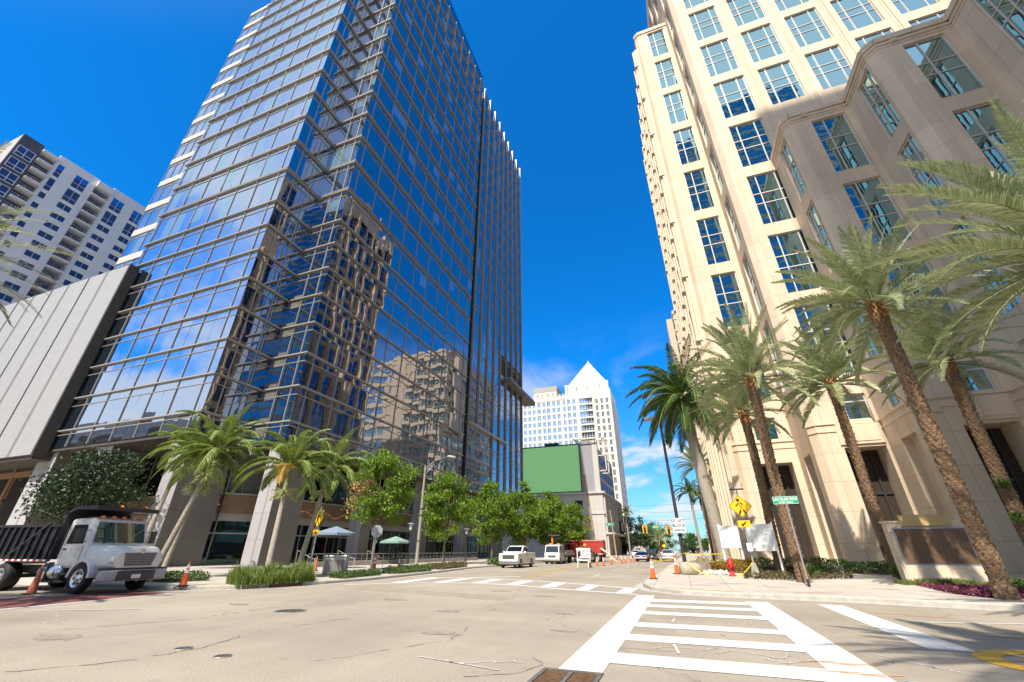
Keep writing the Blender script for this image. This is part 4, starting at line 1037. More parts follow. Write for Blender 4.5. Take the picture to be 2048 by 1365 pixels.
# ------------------------------------------------------------------ palms
def frond(mb, base, az, el, L, droop, nl=34, ll=.45, lw=.035, m=0, mr=1, side=0.0, hang=.25, vee=.5, r0=.035, q=random, bare=.12, wind=0.0):
    """pinnate leaf: arching rachis with two ranks of narrow leaflets"""
    d0 = Vector((math.cos(az)*math.cos(el), math.sin(az)*math.cos(el), math.sin(el)))
    pts = []; p = Vector(base); K = 12; d = d0.copy()
    wv = Vector((-1,.25,0))*wind
    for i in range(K+1):
        pts.append(p.copy()); tt = i/K
        d = (d + Vector((0,0,-1))*droop/K*(.4+1.4*tt) + Vector((-math.sin(az),math.cos(az),0))*side/K + wv/K*tt).normalized(); p = p + d*L/K
    mb.tube(pts, [r0*(1-.85*i/K) for i in range(K+1)], 4, mr, cap=False)
    for i in range(nl):
        tt = bare+(1-bare)*(i+.5)/nl; f = tt*K; k = min(K-1,int(f)); c = pts[k].lerp(pts[k+1], f-k); ax = (pts[k+1]-pts[k]).normalized()
        up = Vector((0,0,1)); sd = ax.cross(up)
        if sd.length < .05: sd = Vector((-math.sin(az),math.cos(az),0))
        sd.normalize(); nrm = sd.cross(ax).normalized()
        prof = math.sin(math.pi*min(1,(.12+.88*tt)**.8))**.6 if tt > .05 else .3
        l = ll*max(.3,prof)*q.uniform(.85,1.12); fw = .55+.75*tt
        for sgn in (-1,1):
            v = (sd*sgn + ax*fw*q.uniform(.85,1.15) + nrm*vee*q.uniform(.5,1.3)).normalized()
            a = c; b = c + v*l*.5 + Vector((0,0,-hang*l*.12)); e = c + v*l*.93 + Vector((0,0,-hang*l*.75)) + wv*.12*l
            wd = (ax*.8 + nrm*.3*sgn).normalized()*lw
            mb.add([a-wd*.5, a+wd*.5, b+wd, b-wd, e], [(0,1,2,3),(3,2,4)], m)
def date_trunk(mb, pts, r, m=0, seed=0):
    """trunk covered by spiral rows of old leaf bases"""
    q = random.Random(seed); tot = sum((Vector(pts[i+1])-Vector(pts[i])).length for i in range(len(pts)-1)); n = 32; st = .045; K = int(tot/st)
    def at(s):
        for i in range(len(pts)-1):
            a, b = Vector(pts[i]), Vector(pts[i+1]); l = (b-a).length
            if s <= l or i == len(pts)-2: return a.lerp(b, s/l)
            s -= l
    vs = []; fs = []
    for k in range(K+1):
        s = k*st; c = at(s); v = s/.20
        fl_ = 1 + .30*max(0,1-s/.8) + .22*max(0,1-(tot-s)/1.4)
        for j in range(n):
            u = 8*j/n + .5*(int(v)%2) + .0; fu = u-math.floor(u); fv = v-math.floor(v)
            h = (1-abs(2*fu-1))*(.25+.75*fv) 
            rr = r*fl_*(1+(.20+.16*noise.noise(Vector((u*.9,v*.8,seed))))*h*1.3) + q.uniform(-.012,.012)
            t_ = 2*math.pi*j/n; vs.append((c.x+rr*math.cos(t_), c.y+rr*math.sin(t_), c.z))
    for k in range(K):
        for j in range(n):
            l = (j+1)%n; fs.append((k*n+j,k*n+l,k*n+n+l,k*n+n+j))
    mb.add(vs, fs, m, False)
def palm(name, label, base, top, r, kind, seed, L=3.4, nf=42, group=None, wind=.25, cat='palm tree'):
    q = random.Random(seed); o = thing(name, label, cat, base, group=group)
    b = Vector((0,0,0)); tp = Vector(top)-Vector(base); mid = b.lerp(tp,.5)+Vector((q.uniform(-.12,.12),q.uniform(-.12,.12),0))
    m = MB(); cr = MB()
    if kind == 'date':
        date_trunk(m, [b-Vector((0,0,.3)), mid, tp], r, 0, seed); m.build('trunk', mDate, o)
        # bulb of cut leaf bases under the crown
        m = MB()
        for k in range(60):
            a = k*2.4; z = -.9+.9*k/60; rr = r*(1.15+.25*k/60); m.lathe([(.045,0),(.05,.12),(.02,.2)],5,(tp.x+rr*math.cos(a),tp.y+rr*math.sin(a),tp.z+z))
        m.build('leaf_bases', mat('cut_leaf_bases',(.38,.17,.055),.7,.4,8), o)
        for k in range(nf):
            f = k/nf; az = k*2.39996+q.uniform(-.2,.2); el = R(82-100*f**1.15+q.uniform(-8,8))
            frond(cr, tp+Vector((math.cos(az)*r*.5,math.sin(az)*r*.5,.05-.35*f)), az, el, L*q.uniform(.85,1.08)*(1-.10*f), .58+.50*f, 66, .58, .028, 0, 1, q.uniform(-.25,.25), .2, .55, .035, q, .16, wind)
        cr.build('crown', [mDateLeaf, mDateLeaf], o)
    elif kind in ('adon','royal','coco'):
        rings = [b-Vector((0,0,.2))]+[b.lerp(tp,i/14)+Vector((0,0,0)) for i in range(1,15)]
        rr = [r*1.35]+[r*(1.12-.32*i/14 if kind != 'royal' else (1.0+.15*math.sin(math.pi*i/14)-.3*max(0,i/14-.7))) for i in range(1,15)]
        m.tube(rings, rr, 14, 0); 
        for i in range(1, int(tp.length/.16)):
            c = b.lerp(tp, i*.16/tp.length); rad = r*(1.12-.32*(i*.16/tp.length))*1.03
            if kind != 'royal': m.lathe([(rad*.96,-.012),(rad,0),(rad*.96,.012)],12,(c.x,c.y,c.z),0)
        m.build('trunk', mPalmGrey, o)
        cs = 1.45 if kind == 'adon' else 1.7
        dirv = tp.normalized()
        if kind != 'coco':
            m = MB(); m.tube([tp-dirv*.05, tp+dirv*cs*.3, tp+dirv*cs*.8, tp+dirv*cs], [r*1.05,r*1.1,r*.75,r*.45], 12, 0)
            m.build('crownshaft', mat('crownshaft_green',(.20,.25,.07) if kind == 'adon' else (.10,.22,.05),.4,.15,4), o)
            if kind == 'adon':
                m = MB()
                for k in range(70):
                    a = q.uniform(0,6.28); p0 = tp-dirv*.08; v = Vector((math.cos(a),math.sin(a),q.uniform(-.7,.35))); pts = [p0]
                    for j in range(4): pts.append(pts[-1]+v*.17+Vector((q.uniform(-.07,.07),q.uniform(-.07,.07),q.uniform(-.08,.04))))
                    m.tube(pts,[.022,.018,.016,.014,.01],4,0,cap=False)
                    for j in (1,2,3): m.tube([pts[j],pts[j]+Vector((q.uniform(-.16,.16),q.uniform(-.16,.16),q.uniform(-.14,.05)))],.014,3,0,cap=False)
                m.build('flower_stalks', mFruit, o)
        top_ = tp+dirv*(cs if kind != 'coco' else .1); ng = 0
        for k in range(nf):
            f = k/nf; az = k*2.39996+q.uniform(-.3,.3); el = R(72-70*f+q.uniform(-8,8)) if kind != 'royal' else R(75-115*f)
            gold = kind == 'adon' and seed == 24 and f > .8 and ng < 1
            if gold: ng += 1
            frond(cr, top_-dirv*.15*f, az, el, L*q.uniform(.85,1.1), 1.5+.6*f if kind != 'royal' else 1.3+.5*f, 52, .68 if kind != 'royal' else .95, .038 if kind == 'adon' else .045, 2 if gold else 0, 1, q.uniform(-.3,.3), .55, .25, .04, q, .1, wind)
        lf = {'adon':mAdon,'royal':mRoyal,'coco':mRoyal}[kind]; cr.build('crown', [lf, mFruit, mGold], o)
    return o
G1 = 'date palms along the stone tower'
def zR(x,y): return zr(y)
palm('date_palm','date palm with a patterned trunk just behind the street name sign',(4.86,25,.25),(5.0,25,10.4),.225,'date',1,4.0,54,G1)
palm('date_palm','shorter date palm with its trunk behind the larger white board',(5.0,31,.4),(5.2,31,10.0),.225,'date',2,3.8,48,G1)
palm('date_palm','date palm left of the brown monument sign, crown before the second window row',(9.75,28.6,.4),(9.85,28.6,10.7),.225,'date',3,4.0,52,G1)
palm('date_palm','tallest date palm whose trunk crosses the right end of the brown sign',(9.35,19.9,.2),(9.45,19.9,11.2),.225,'date',4,4.1,56,G1)
palm('date_palm','shaded date palm right of the brown sign with ferns on its trunk',(13.8,26.0,.4),(14.1,26.0,10.4),.225,'date',5,4.1,48,G1)
palm('date_palm','nearest date palm whose fronds hang in at the right edge, golden lower leaflets',(10.6,12.6,.0),(10.7,12.7,8.3),.28,'date',6,4.6,60,G1)
palm('date_palm','date palm behind the camera that throws a frond shadow on the crossing',(6.6,-3.4,.0),(4.3,-.4,14.2),.27,'date',7,3.5,44,G1)
palm('date_palm','date palm at the left edge with only frond tips in view',(-23.0,2.5,.0),(-22.7,2.6,10.2),.25,'date',12,4.6,60)
palm('date_palm','small date palm farther down the right kerb behind the lamp post',(3.2,60,.3),(3.3,60,11.5),.27,'date',8,3.4,40)
palm('royal_palm','stout royal palm with a smooth grey trunk and dark hanging crown beside the lamp post',(2.5,34,.45),(1.75,34.5,11.0),.36,'royal',9,4.9,58,wind=.5)
palm('royal_palm','thin dark green palm down the street right of the traffic lights',(2.6,82,.3),(2.3,82,10.5),.22,'coco',10,3.4,20,wind=.4)
palm('royal_palm','green palm right of the thin one, before the lantern building',(5.0,88,.3),(5.2,88,11.0),.24,'coco',11,3.6,22,wind=.4)
palm('royal_palm','farthest tall palm on the right pavement',(5.5,105,.3),(5.4,105,12),.22,'coco',13,3.4,20,wind=.4)
palm('date_palm','bushy palm in the middle distance at the end of the street',(-7.0,150,.0),(-7.0,150,5.2),.4,'date',14,5.0,40)
palm('royal_palm','slim palm with a pale trunk right of the corner building',(-17.3,160,.0),(-17.3,160,13.5),.25,'coco',15,3.6,22)
GL = 'green palms with flower stalks along the left pavement'
palm('christmas_palm','leaning green palm nearest the dump truck, flower stalks pale yellow',(-26.2,17.0,.15),(-26.5,17.6,4.9),.13,'adon',21,3.2,20,GL,.5)
palm('christmas_palm','green palm with a slanting trunk second from the truck',(-25.7,16.2,.15),(-25.2,17.0,5.5),.14,'adon',22,3.3,21,GL,.5)
palm('christmas_palm','dark green palm standing against the tower column behind the truck',(-38.0,22.5,.15),(-37.8,23.0,7.6),.18,'adon',23,3.2,20,GL,.5)
palm('christmas_palm','green palm with one golden leaf rising from the grass island',(-19.7,17.8,.15),(-20.9,18.8,4.6),.14,'adon',24,3.2,22,GL,.5)
palm('christmas_palm','green palm right of the golden one, beside the left crossing sign',(-21.6,21.6,.15),(-21.4,22.2,5.0),.15,'adon',25,3.3,20,GL,.5)

# ------------------------------------------------------------------ broadleaf street trees
def leafy(name, label, base, cen, rad, seed, leaf, trunk_r=.12, nl=7000, ls=.14, group=None, ncl=70, fork=.45, brown=False):
    q = random.Random(seed); o = thing(name, label, 'tree', base, group=group); tm = MB(); cm = MB()
    c = Vector(cen)-Vector(base); fk = Vector((c.x*.25,c.y*.25,max(1.6,(c.z-rad[2])*1.0)))
    tm.tube([(0,0,-.2),(q.uniform(-.05,.05),q.uniform(-.05,.05),fk.z*.5),fk], [trunk_r*1.3,trunk_r,trunk_r*.85], 9, 0)
    cl = []
    for k in range(ncl):
        while True:
            v = Vector((q.uniform(-1,1),q.uniform(-1,1),q.uniform(-1,1)))
            if v.length <= 1 and v.length > .35: break
        s_ = 1-.35*max(0,v.z)**2
        p_ = Vector((v.x*rad[0]*s_, v.y*rad[1]*s_, v.z*rad[2]))*(.80+.3*q.random())
        cl.append((c+p_, q.uniform(.28,.62)*max(rad)*.42))
    for k in range(0, ncl, 4):
        e = cl[k][0]; mid = fk.lerp(e,.5)+Vector((q.uniform(-.2,.2),q.uniform(-.2,.2),.15)); tm.tube([fk,mid,e],[trunk_r*.5,trunk_r*.3,.015],5,0,cap=False)
    tm.build('trunk', mTrunk, o); per = nl//ncl
    for ci,(p_,r_) in enumerate(cl):
        br = brown and p_.x < c.x-.3*rad[0] and abs(p_.z-c.z+.1*rad[2]) < .4*rad[2] and q.random() < .7
        fl = q.uniform(.5,.9)
        for k in range(per):
            v = Vector((q.gauss(0,.5),q.gauss(0,.5),q.gauss(0,.5)*fl)); a = p_+v*r_
            n_ = Vector((q.uniform(-1,1),q.uniform(-1,1),q.uniform(-.2,1))).normalized(); t_ = n_.orthogonal().normalized(); t_.rotate(Matrix.Rotation(q.uniform(0,6.28),3,n_)); b_ = n_.cross(t_)
            l = ls*q.uniform(.7,1.3); w2 = l*.36
            cm.add([a-t_*l*.5, a+b_*w2, a+t_*l*.5, a-b_*w2], [(0,1,2,3)], 1 if br else 0)
    cm.build('crown', [leaf, mat('dead_leaves',(.42,.27,.12),.7,.2,5)], o)
    return o
GT = 'street trees on the left pavement'
leafy('street_tree','round green street tree with a brown dead patch nearest the crossing',(-22.3,29.5,.15),(-22.8,30,6.3),(2.9,2.7,3.0),31,mLime,.11,14000,.18,GT,95,brown=True)
leafy('street_tree','green street tree right of the tall cobra lamp',(-25.6,46.5,.15),(-25.6,46.5,6.3),(3.3,3.2,3.9),32,mLime,.13,12500,.23,GT)
leafy('street_tree','green street tree behind the white pickup',(-24.6,58,.15),(-24.6,58,6.3),(3.3,3.3,4.2),33,mLime,.13,11500,.25,GT)
leafy('street_tree','green street tree between the pickup and the billboard',(-21.2,62,.15),(-21.6,62,6.0),(3.4,3.2,4.4),34,mLime,.13,11500,.26,GT)
leafy('street_tree','green street tree below the green billboard, right of its neighbour',(-18.6,67,.15),(-18.6,67,5.8),(3.3,3.2,4.0),35,mLime,.13,11000,.26,GT)
leafy('street_tree','last green street tree beside the timber poles',(-17.2,73,.15),(-16.6,73,5.2),(3.0,3.0,3.5),36,mLime,.12,9000,.27,GT)
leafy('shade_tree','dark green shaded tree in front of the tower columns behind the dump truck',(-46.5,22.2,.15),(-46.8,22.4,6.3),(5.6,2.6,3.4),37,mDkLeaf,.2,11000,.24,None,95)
leafy('far_tree','brownish green tree at the far end of the street',(-20,185,0),(-20,185,8),(9,7,6.5),38,mDkLeaf,.4,6000,.6,None,60)
leafy('far_tree','green tree left of the far bushy palm',(-11,200,0),(-11,200,7),(8,7,6),39,mHedge,.4,5000,.6,None,60)
leafy('far_tree','low green tree at the far right end of the street',(4,170,0),(4,170,4),(7,5,3.6),40,mHedge,.3,4000,.5,None,50)

# ------------------------------------------------------------------ hedges, grass, ground cover
def hedge(name, label, poly, z0, h, leaf, seed, n, ls=.09, cat='hedge', group=None, kind=None):
    q = random.Random(seed); xs = [p[0] for p in poly]; ys = [p[1] for p in poly]; m = MB(); cx_, cy_ = sum(xs)/len(xs), sum(ys)/len(ys)
    def inside(x,y):
        r_ = False; j = len(poly)-1
        for i in range(len(poly)):
            if (poly[i][1] > y) != (poly[j][1] > y) and x < (poly[j][0]-poly[i][0])*(y-poly[i][1])/(poly[j][1]-poly[i][1])+poly[i][0]: r_ = not r_
            j = i
        return r_
    k = 0
    while k < n:
        x, y = q.uniform(min(xs),max(xs)), q.uniform(min(ys),max(ys))
        if not inside(x,y): continue
        k += 1; hh = h*(.82+.3*noise.noise(Vector((x*1.3,y*1.3,seed)))); z = z0+hh*(1-q.random()**1.4)
        if q.random() < .35:
            i_ = q.randrange(len(poly)); f_ = q.random(); a_, b_2 = poly[i_], poly[(i_+1)%len(poly)]; x = a_[0]+(b_2[0]-a_[0])*f_+q.uniform(-.08,.08); y = a_[1]+(b_2[1]-a_[1])*f_+q.uniform(-.08,.08); z = z0+hh*.85*q.random()
        v = Vector((q.uniform(-1,1),q.uniform(-1,1),q.uniform(.0,1))).normalized(); t_ = v.orthogonal().normalized(); t_.rotate(Matrix.Rotation(q.uniform(0,6.28),3,v)); b_ = v.cross(t_); l = ls*q.uniform(.7,1.4)
        a = Vector((x,y,z)); m.add([a-t_*l*.6,a+b_*l*.3,a+t_*l*.6,a-b_*l*.3],[(0,1,2,3)])
    pc = [((p[0]-cx_)*.82+cx_, (p[1]-cy_)*.82+cy_) for p in poly]; m.prism(pc, z0-.05, z0+h*.3, 1)
    o = m.build(name, [leaf, mSoil]); tag(o, label, cat, group, kind); return o
def blades(name, label, poly, z0, h, leaf, seed, n, cat='grass'):
    q = random.Random(seed); xs = [p[0] for p in poly]; ys = [p[1] for p in poly]; m = MB(); k = 0
    def inside(x,y):
        r_ = False; j = len(poly)-1
        for i in range(len(poly)):
            if (poly[i][1] > y) != (poly[j][1] > y) and x < (poly[j][0]-poly[i][0])*(y-poly[i][1])/(poly[j][1]-poly[i][1])+poly[i][0]: r_ = not r_
            j = i
        return r_
    while k < n:
        x, y = q.uniform(min(xs),max(xs)), q.uniform(min(ys),max(ys))
        if not inside(x,y): continue
        k += 1; a = q.uniform(0,6.28); w_ = .012; hh = h*q.uniform(.5,1.15)*(.75+.8*noise.noise(Vector((x*1.1,y*1.1,seed)))+.25); bx, by = math.cos(a)*hh*q.uniform(.1,.6)-.1*hh, math.sin(a)*hh*q.uniform(.1,.6); s_ = Vector((-math.sin(a),math.cos(a),0))*w_; p0 = Vector((x,y,z0)); p1 = p0+Vector((bx*.35,by*.35,hh*.65)); p2 = p0+Vector((bx,by,hh))
        m.add([p0-s_,p0+s_,p1+s_,p1-s_,p2],[(0,1,2,3),(3,2,4)])
    o = m.build(name, leaf); tag(o, label, cat, None, 'stuff'); return o
blades('grass','tufted ornamental grass on the left corner island',[(-18.1,14.95),(-17.5,16.0),(-17.1,17.6),(-17.3,18.6),(-18.6,19.6),(-20.3,18.8),(-20.6,17.0),(-19.6,15.6)],.15,.62,mGrass,1,7000)
hedge('hedge','low dark hedge between the grey utility box and the stop sign',[(-17.2,20.5),(-17.6,24.0),(-18.4,25.2),(-19.2,24.2),(-18.6,21.0)],.15,.35,mHedge,2,2600)
hedge('hedge','long low hedge along the left kerb right of the stop sign',[(-17.5,25.8),(-17.7,30.2),(-19.4,33),(-20.4,31),(-18.8,26)],.15,.45,mHedge,3,3500)
hedge('hedge','bronze low hedge by the kerb in front of the white pickup',[(-18.2,32.8),(-19.2,39.5),(-21.0,40.5),(-20.2,33.6)],.15,.5,mHedgeBr,4,3200)
hedge('hedge','small hedge under the palms right of the dump truck',[(-24.4,15.0),(-22.8,15.2),(-22.3,16.8),(-24.0,17.4),(-26.5,17.0)],.15,.45,mHedge,5,2200)
hedge('hedge','green hedge behind the pickup along the pavement',[(-18.6,46),(-18.6,57),(-20.0,57),(-20.0,46)],.15,.9,mHedge,6,3000,.14)
hedge('croton_bush','yellow and red croton bush behind the fire hydrant',[(1.3,29.8),(2.0,29.3),(3.6,29.6),(3.9,31.2),(2.4,31.6)],zr(30),.75,mCroton,7,2400,.11,'bush')
hedge('ground_cover','low brown and green ground cover in the right planting bed',[(2.6,26.2),(4.5,25.6),(7.4,27.5),(8.2,30.5),(5,31.5),(3.2,29.4)],zr(27)-.02,.28,mHedgeBr,8,4200,.08,'ground cover',None,'stuff')
hedge('hedge','clipped green hedge behind the two white boards',[(3.8,31.6),(8.4,31.2),(8.8,33.2),(4.0,33.6)],zr(32),.75,mHedge,9,3200,.1)
hedge('hedge','clipped hedge left of the brown sign along the stone pilasters',[(8.2,30.2),(11.8,29.8),(12,31.4),(8.4,31.8)],zr(31),.6,mHedge,10,2600,.1)
hedge('hedge','shaded green hedge at the right edge behind the leaning trunk',[(10.6,20.6),(15,19.8),(15.5,22.0),(10.9,22.8)],zr(21),.55,mHedge,11,2800,.1)
hedge('ground_cover','purple leaved ground cover bed at the right edge of the pavement',[(8.9,25.0),(9.6,25.6),(11.6,24.2),(11.4,20.6),(9.2,20.2),(8.8,21.4)],zr(23)-.03,.24,mPurple,12,4200,.09,'ground cover',None,'stuff')
blades('grass','strip of grass at the foot of the brown monument sign',[(8.4,24.6),(12.4,24.2),(12.6,25.4),(8.4,25.7)],zr(25),.22,mGrass,2,2600)
def agave(x,y,z,s,seed,lab):
    q = random.Random(seed); m = MB()
    for k in range(30):
        a = k*2.4; e = R(q.uniform(20,80)); l = s*q.uniform(.7,1.1); d = Vector((math.cos(a)*math.cos(e),math.sin(a)*math.cos(e),math.sin(e))); sd = Vector((-math.sin(a),math.cos(a),0))*.035*s/.6
        p0 = Vector((x,y,z)); p1 = p0+d*l*.55; p2 = p0+d*l+Vector((0,0,-.18*l)); m.add([p0-sd*.6,p0+sd*.6,p1+sd,p1-sd,p2],[(0,1,2,3),(3,2,4)])
    tag(m.build('spiky_plant', mHedge), lab, 'plant')
agave(5.6,27.2,zr(27),1.0,1,'spiky green plant at the foot of the palm by the street sign')
agave(6.6,29.4,zr(29),.9,2,'spiky green plant right of the larger white board')
agave(9.2,27.0,zr(27),1.0,3,'spiky plant at the foot of the palm left of the brown sign')
agave(11.9,21.5,zr(21),1.2,4,'spiky shaded plant right of the leaning palm trunk')
for k,(x,y,z,l) in enumerate(((13.7,25.7,4.0,'fern growing on the shaded palm trunk, the upper one'),(13.6,25.65,2.6,'fern growing on the shaded palm trunk, the lower one'))): agave(x,y,z,.75,20+k,l)
# ------------------------------------------------------------------ vehicles
mLampR = mat('red_lamp', (.45,.015,.01), .25, .02, 2, coat=.5); mLampO = mat('amber_lamp', (.85,.25,.02), .3, .02, 2, coat=.5)
mLampW = mat('clear_lamp', (.62,.64,.64), .15, .02, 2, coat=.8); mChrome = mat('chrome', (.60,.60,.60), .18, .03, 2, metal=.9); mGrey = mat('dark_grey_plastic', (.07,.07,.072), .55, .1, 4)
mRedT = mat('red_truck_paint', (.42,.045,.04), .5, .15, 3, coat=.2); mBumper = mat('grey_bumper', (.42,.42,.42), .45, .06, 3)
def wheel(parent, x, y, r, wd, rimcol=None, name='wheel'):
    s = 1 if y > 0 else -1
    m = MB(); m.lathe([(r*.62,-wd/2),(r*.90,-wd/2),(r,-wd*.32),(r,wd*.32),(r*.90,wd/2),(r*.62,wd/2)],22,(x,y,r),0,True,'y',False); o = m.build(name, mBlack, parent)
    m = MB(); yo = y+s*(wd/2-.03)
    m.lathe([(r*.63,-.10),(r*.63,.02),(r*.58,.03),(r*.5,-.02),(r*.25,0),(r*.12,.05),(.01,.06)] if s > 0 else [(r*.63,.10),(r*.63,-.02),(r*.58,-.03),(r*.5,.02),(r*.25,0),(r*.12,-.05),(.01,-.06)],18,(x,yo,r),0,True,'y')
    for k in range(6):
        a = k*math.pi/3; m.lathe([(r*.085,-.004),(r*.085,.004)],8,(x+r*.38*math.cos(a),yo+s*.012,r+r*.38*math.sin(a)),1,False,'y')
    m.build('rim', [rimcol or mChrome, mGrey], o)
def arch_profile(x0, x1, zb, zt_pts, wheels, r):
    """outline in x,z: bottom line with wheel cut-outs, then the given top line back"""
    pts = [(x0,zb)]
    for wx in wheels:
        for i in range(9):
            a = math.pi-math.pi*i/8; pts.append((wx+r*math.cos(a), zb+max(0,r*math.sin(a))))
    pts.append((x1,zb)); return pts+zt_pts
# --- dump truck on the left
TR = thing('dump_truck','black dump truck with a white conventional cab parked at the left','dump truck',(-22.0,12.35,0),R(4))
hw = 1.2
b = MB(); st = [(-1.75,1.02,.95,1.75,.12),(-1.72,1.10,.85,2.66,.14),(-.72,1.10,.85,2.72,.22),(-.52,1.08,.85,2.62,.22),(-.26,1.08,.85,1.72,.12)]
b.loft(st, 0, 5)
b.loft([(-.5,1.06,.85,1.72,.2),(-.2,1.06,.88,1.72,.24),(.45,1.04,.86,1.68,.30),(.95,.98,.86,1.62,.34),(1.16,.92,.86,1.54,.34),(1.25,.86,.88,1.42,.28)], 0, 6)
for s in (-1,1):                                      # fenders over the front wheels
    pr = [(.62*math.cos(R(a)), .55+.66*math.sin(R(a))) for a in range(0,181,15)]
    pr2 = [(.52*math.cos(R(a)), .55+.54*math.sin(R(a))) for a in range(180,-1,-15)]
    b.sideprism(pr+pr2, s*.78 if s > 0 else -1.2, 1.2 if s > 0 else -.78, 0)
b.build('cab', mWhitePaint, TR)
gw = MB(); gw.quad((-.245,-.97,1.77),(-.245,.97,1.77),(-.465,.90,2.53),(-.465,-.90,2.53)); gw.build('windscreen', mCarGlass, TR)
for s in (-1,1):
    o = MB(); y = s*1.112
    o.add([(-1.55,y,1.72),(-.60,y,1.72),(-.70,y,2.42),(-1.5,y,2.42)],[(0,1,2,3) if s < 0 else (3,2,1,0)]); d_ = o.build('side_window', mCarGlass, TR)
    o = MB(); o.box(-1.68,min(y-s*.02,y+s*.004),.95,-.5,max(y-s*.02,y+s*.004),1.66); dd = o.build('door', mWhitePaint, TR); o = MB(); o.box(-1.58,min(y,y+s*.04),1.5,-1.38,max(y,y+s*.04),1.55); o.build('handle', mGrey, dd)
    o = MB(); yy = s*1.42; o.rbox(-.52,yy-.11,1.75,-.40,yy+.11,2.25,.03); o.beam((-.5,s*1.08,2.2),(-.46,yy,2.2),.025,.025); o.beam((-.5,s*1.08,1.8),(-.46,yy,1.8),.025,.025); o.build('mirror', mGrey, TR)
    o = MB(); o.rbox(1.0,s*.80-.19,1.02,1.235,s*.80+.19,1.26,.06); o.build('headlight', mLampW, TR)
o = MB(); o.add([(1.285,-.50,.93),(1.285,.50,.93),(1.262,.62,1.40),(1.262,-.62,1.40),(1.1,-.50,.93),(1.1,.50,.93),(1.1,.62,1.40),(1.1,-.62,1.40)],[(0,1,2,3),(4,7,6,5),(0,3,7,4),(1,5,6,2),(3,2,6,7),(0,4,5,1)]); gr_ = o.build('grille', mat('grille_grey',(.22,.21,.21),.5,.1,4), TR)
o = MB()
for k in range(5): o.box(1.26,-.5,.98+k*.085,1.292-.003*k,.5,1.0+k*.085)
o.build('grille_bar', mGrey, gr_)
o = MB(); o.rbox(1.0,-1.2,.42,1.36,1.2,.80,.06,0); o.box(1.0,-1.21,.80,1.2,1.21,.86,1); o.box(1.362,-.72,.44,1.364,.72,.78,1); o.build('bumper', [mBumper, mGrey], TR)
for k in range(5):
    o = MB(); o.rbox(-.62,-.8+.4*k-.06,2.68,-.48,-.8+.4*k+.06,2.78,.025); o.build('marker_light', mLampO, TR)
o = MB(); o.tube([(-.7,.95,2.7),(-.7,.95,3.4)],.008,4); o.build('antenna', mGrey, TR)
o = MB(); o.box(1.366,-.17,.50,1.372,.17,.64); o.build('number_plate', mSignW, TR)
o = MB(); o.box(-.48,-1.07,1.0,-.47,-1.055,1.7); o.box(-.2,-1.0,1.712,1.0,-.99,1.722); o.tube([(-1.62,-1.15,1.2),(-1.62,-1.2,1.3),(-1.62,-1.2,2.2),(-1.62,-1.15,2.3)],.015,5); o.build('grab_rail', mGrey, TR)
o = MB(); o.lathe([(.10,-.004),(.10,.004)],16,(1.3,0,1.46),0,False,'x'); o.build('hood_badge', mChrome, TR)
o = MB(); o.beam((-.25,-.6,1.74),(-.34,.1,1.98),.02,.03); o.beam((-.25,.2,1.74),(-.34,.8,1.95),.02,.03); o.build('wiper', mGrey, TR)
o = MB()
for s in (-.45,.45): o.box(-6.6,s-.08,.62,.9,s+.08,.9)
o.box(-.1,-1.0,.45,.1,1.0,.6); o.box(-4.6,-1.0,.45,-4.4,1.0,.6); o.build('chassis', mGrey, TR)
o = MB(); o.lathe([(.02,-.55),(.30,-.55),(.33,-.5),(.33,.5),(.30,.55),(.02,.55)],18,(-1.75,-.92,.72),0,True,'x'); o.box(-1.78,-1.27,.38,-1.72,-.6,1.06,1); o.box(-2.2,-1.22,.36,-1.3,-1.0,.42,1); o.build('fuel_tank', [mChrome, mGrey], TR)
o = MB(); o.rbox(-1.28,-1.18,.36,-.75,-.85,.44,.02); o.rbox(-1.25,-1.16,.62,-.78,-.9,.7,.02); o.build('step', mGrey, TR)
bed = MB(); x0, x1 = -6.7, -2.05
bed.box(x0,-1.2,1.15,x1,-1.12,2.35); bed.box(x0,1.12,1.15,x1,1.2,2.35); bed.box(x0,-1.12,1.15,x1,1.12,1.25); bed.box(x1-.08,-1.12,1.25,x1,1.12,2.9); bed.box(x0,-1.12,1.25,x0+.08,1.12,2.2)
bed.box(x0-.02,-1.26,2.35,x1+.02,-1.08,2.45); bed.box(x0-.02,1.08,2.35,x1+.02,1.26,2.45); bed.box(x0,-1.24,1.08,x1,-1.12,1.16)
for k in range(11): bed.box(x0+.15+k*.43,-1.29,1.16,x0+.23+k*.43,-1.2,2.35)
bed.build('dump_bed', mat('black_truck_paint',(.02,.02,.026),.35,.2,3,coat=.3), TR)
cs = MB(); cs.add([(-2.1,-1.22,2.9),(-2.1,1.22,2.9),(-1.6,1.22,3.12),(-1.6,-1.22,3.12),(-.35,1.22,3.14),(-.35,-1.22,3.14),(-2.1,-1.22,2.82),(-2.1,1.22,2.82),(-1.6,1.22,3.02),(-1.6,-1.22,3.02),(-.35,1.22,2.98),(-.35,-1.22,2.98)],[(0,1,2,3),(3,2,4,5),(6,9,8,7),(9,11,10,8),(5,4,10,11),(0,3,9,6),(3,5,11,9),(1,7,8,2),(2,8,10,4),(0,6,7,1)])
cs.beam((-2.06,-1.16,2.3),(-2.06,-1.16,2.95),.12,.12); cs.beam((-2.06,1.16,2.3),(-2.06,1.16,2.95),.12,.12); cs.build('cab_shield', mat('black_shield',(.03,.03,.034),.45,.2,3), TR)
o = MB()
for k in range(24): o.box(x0+.1+k*.19,-1.275,1.085,x0+.1+k*.19+.18,-1.242,1.15,k % 2)
o.build('reflector_strip', [mLampR, mBand], TR)
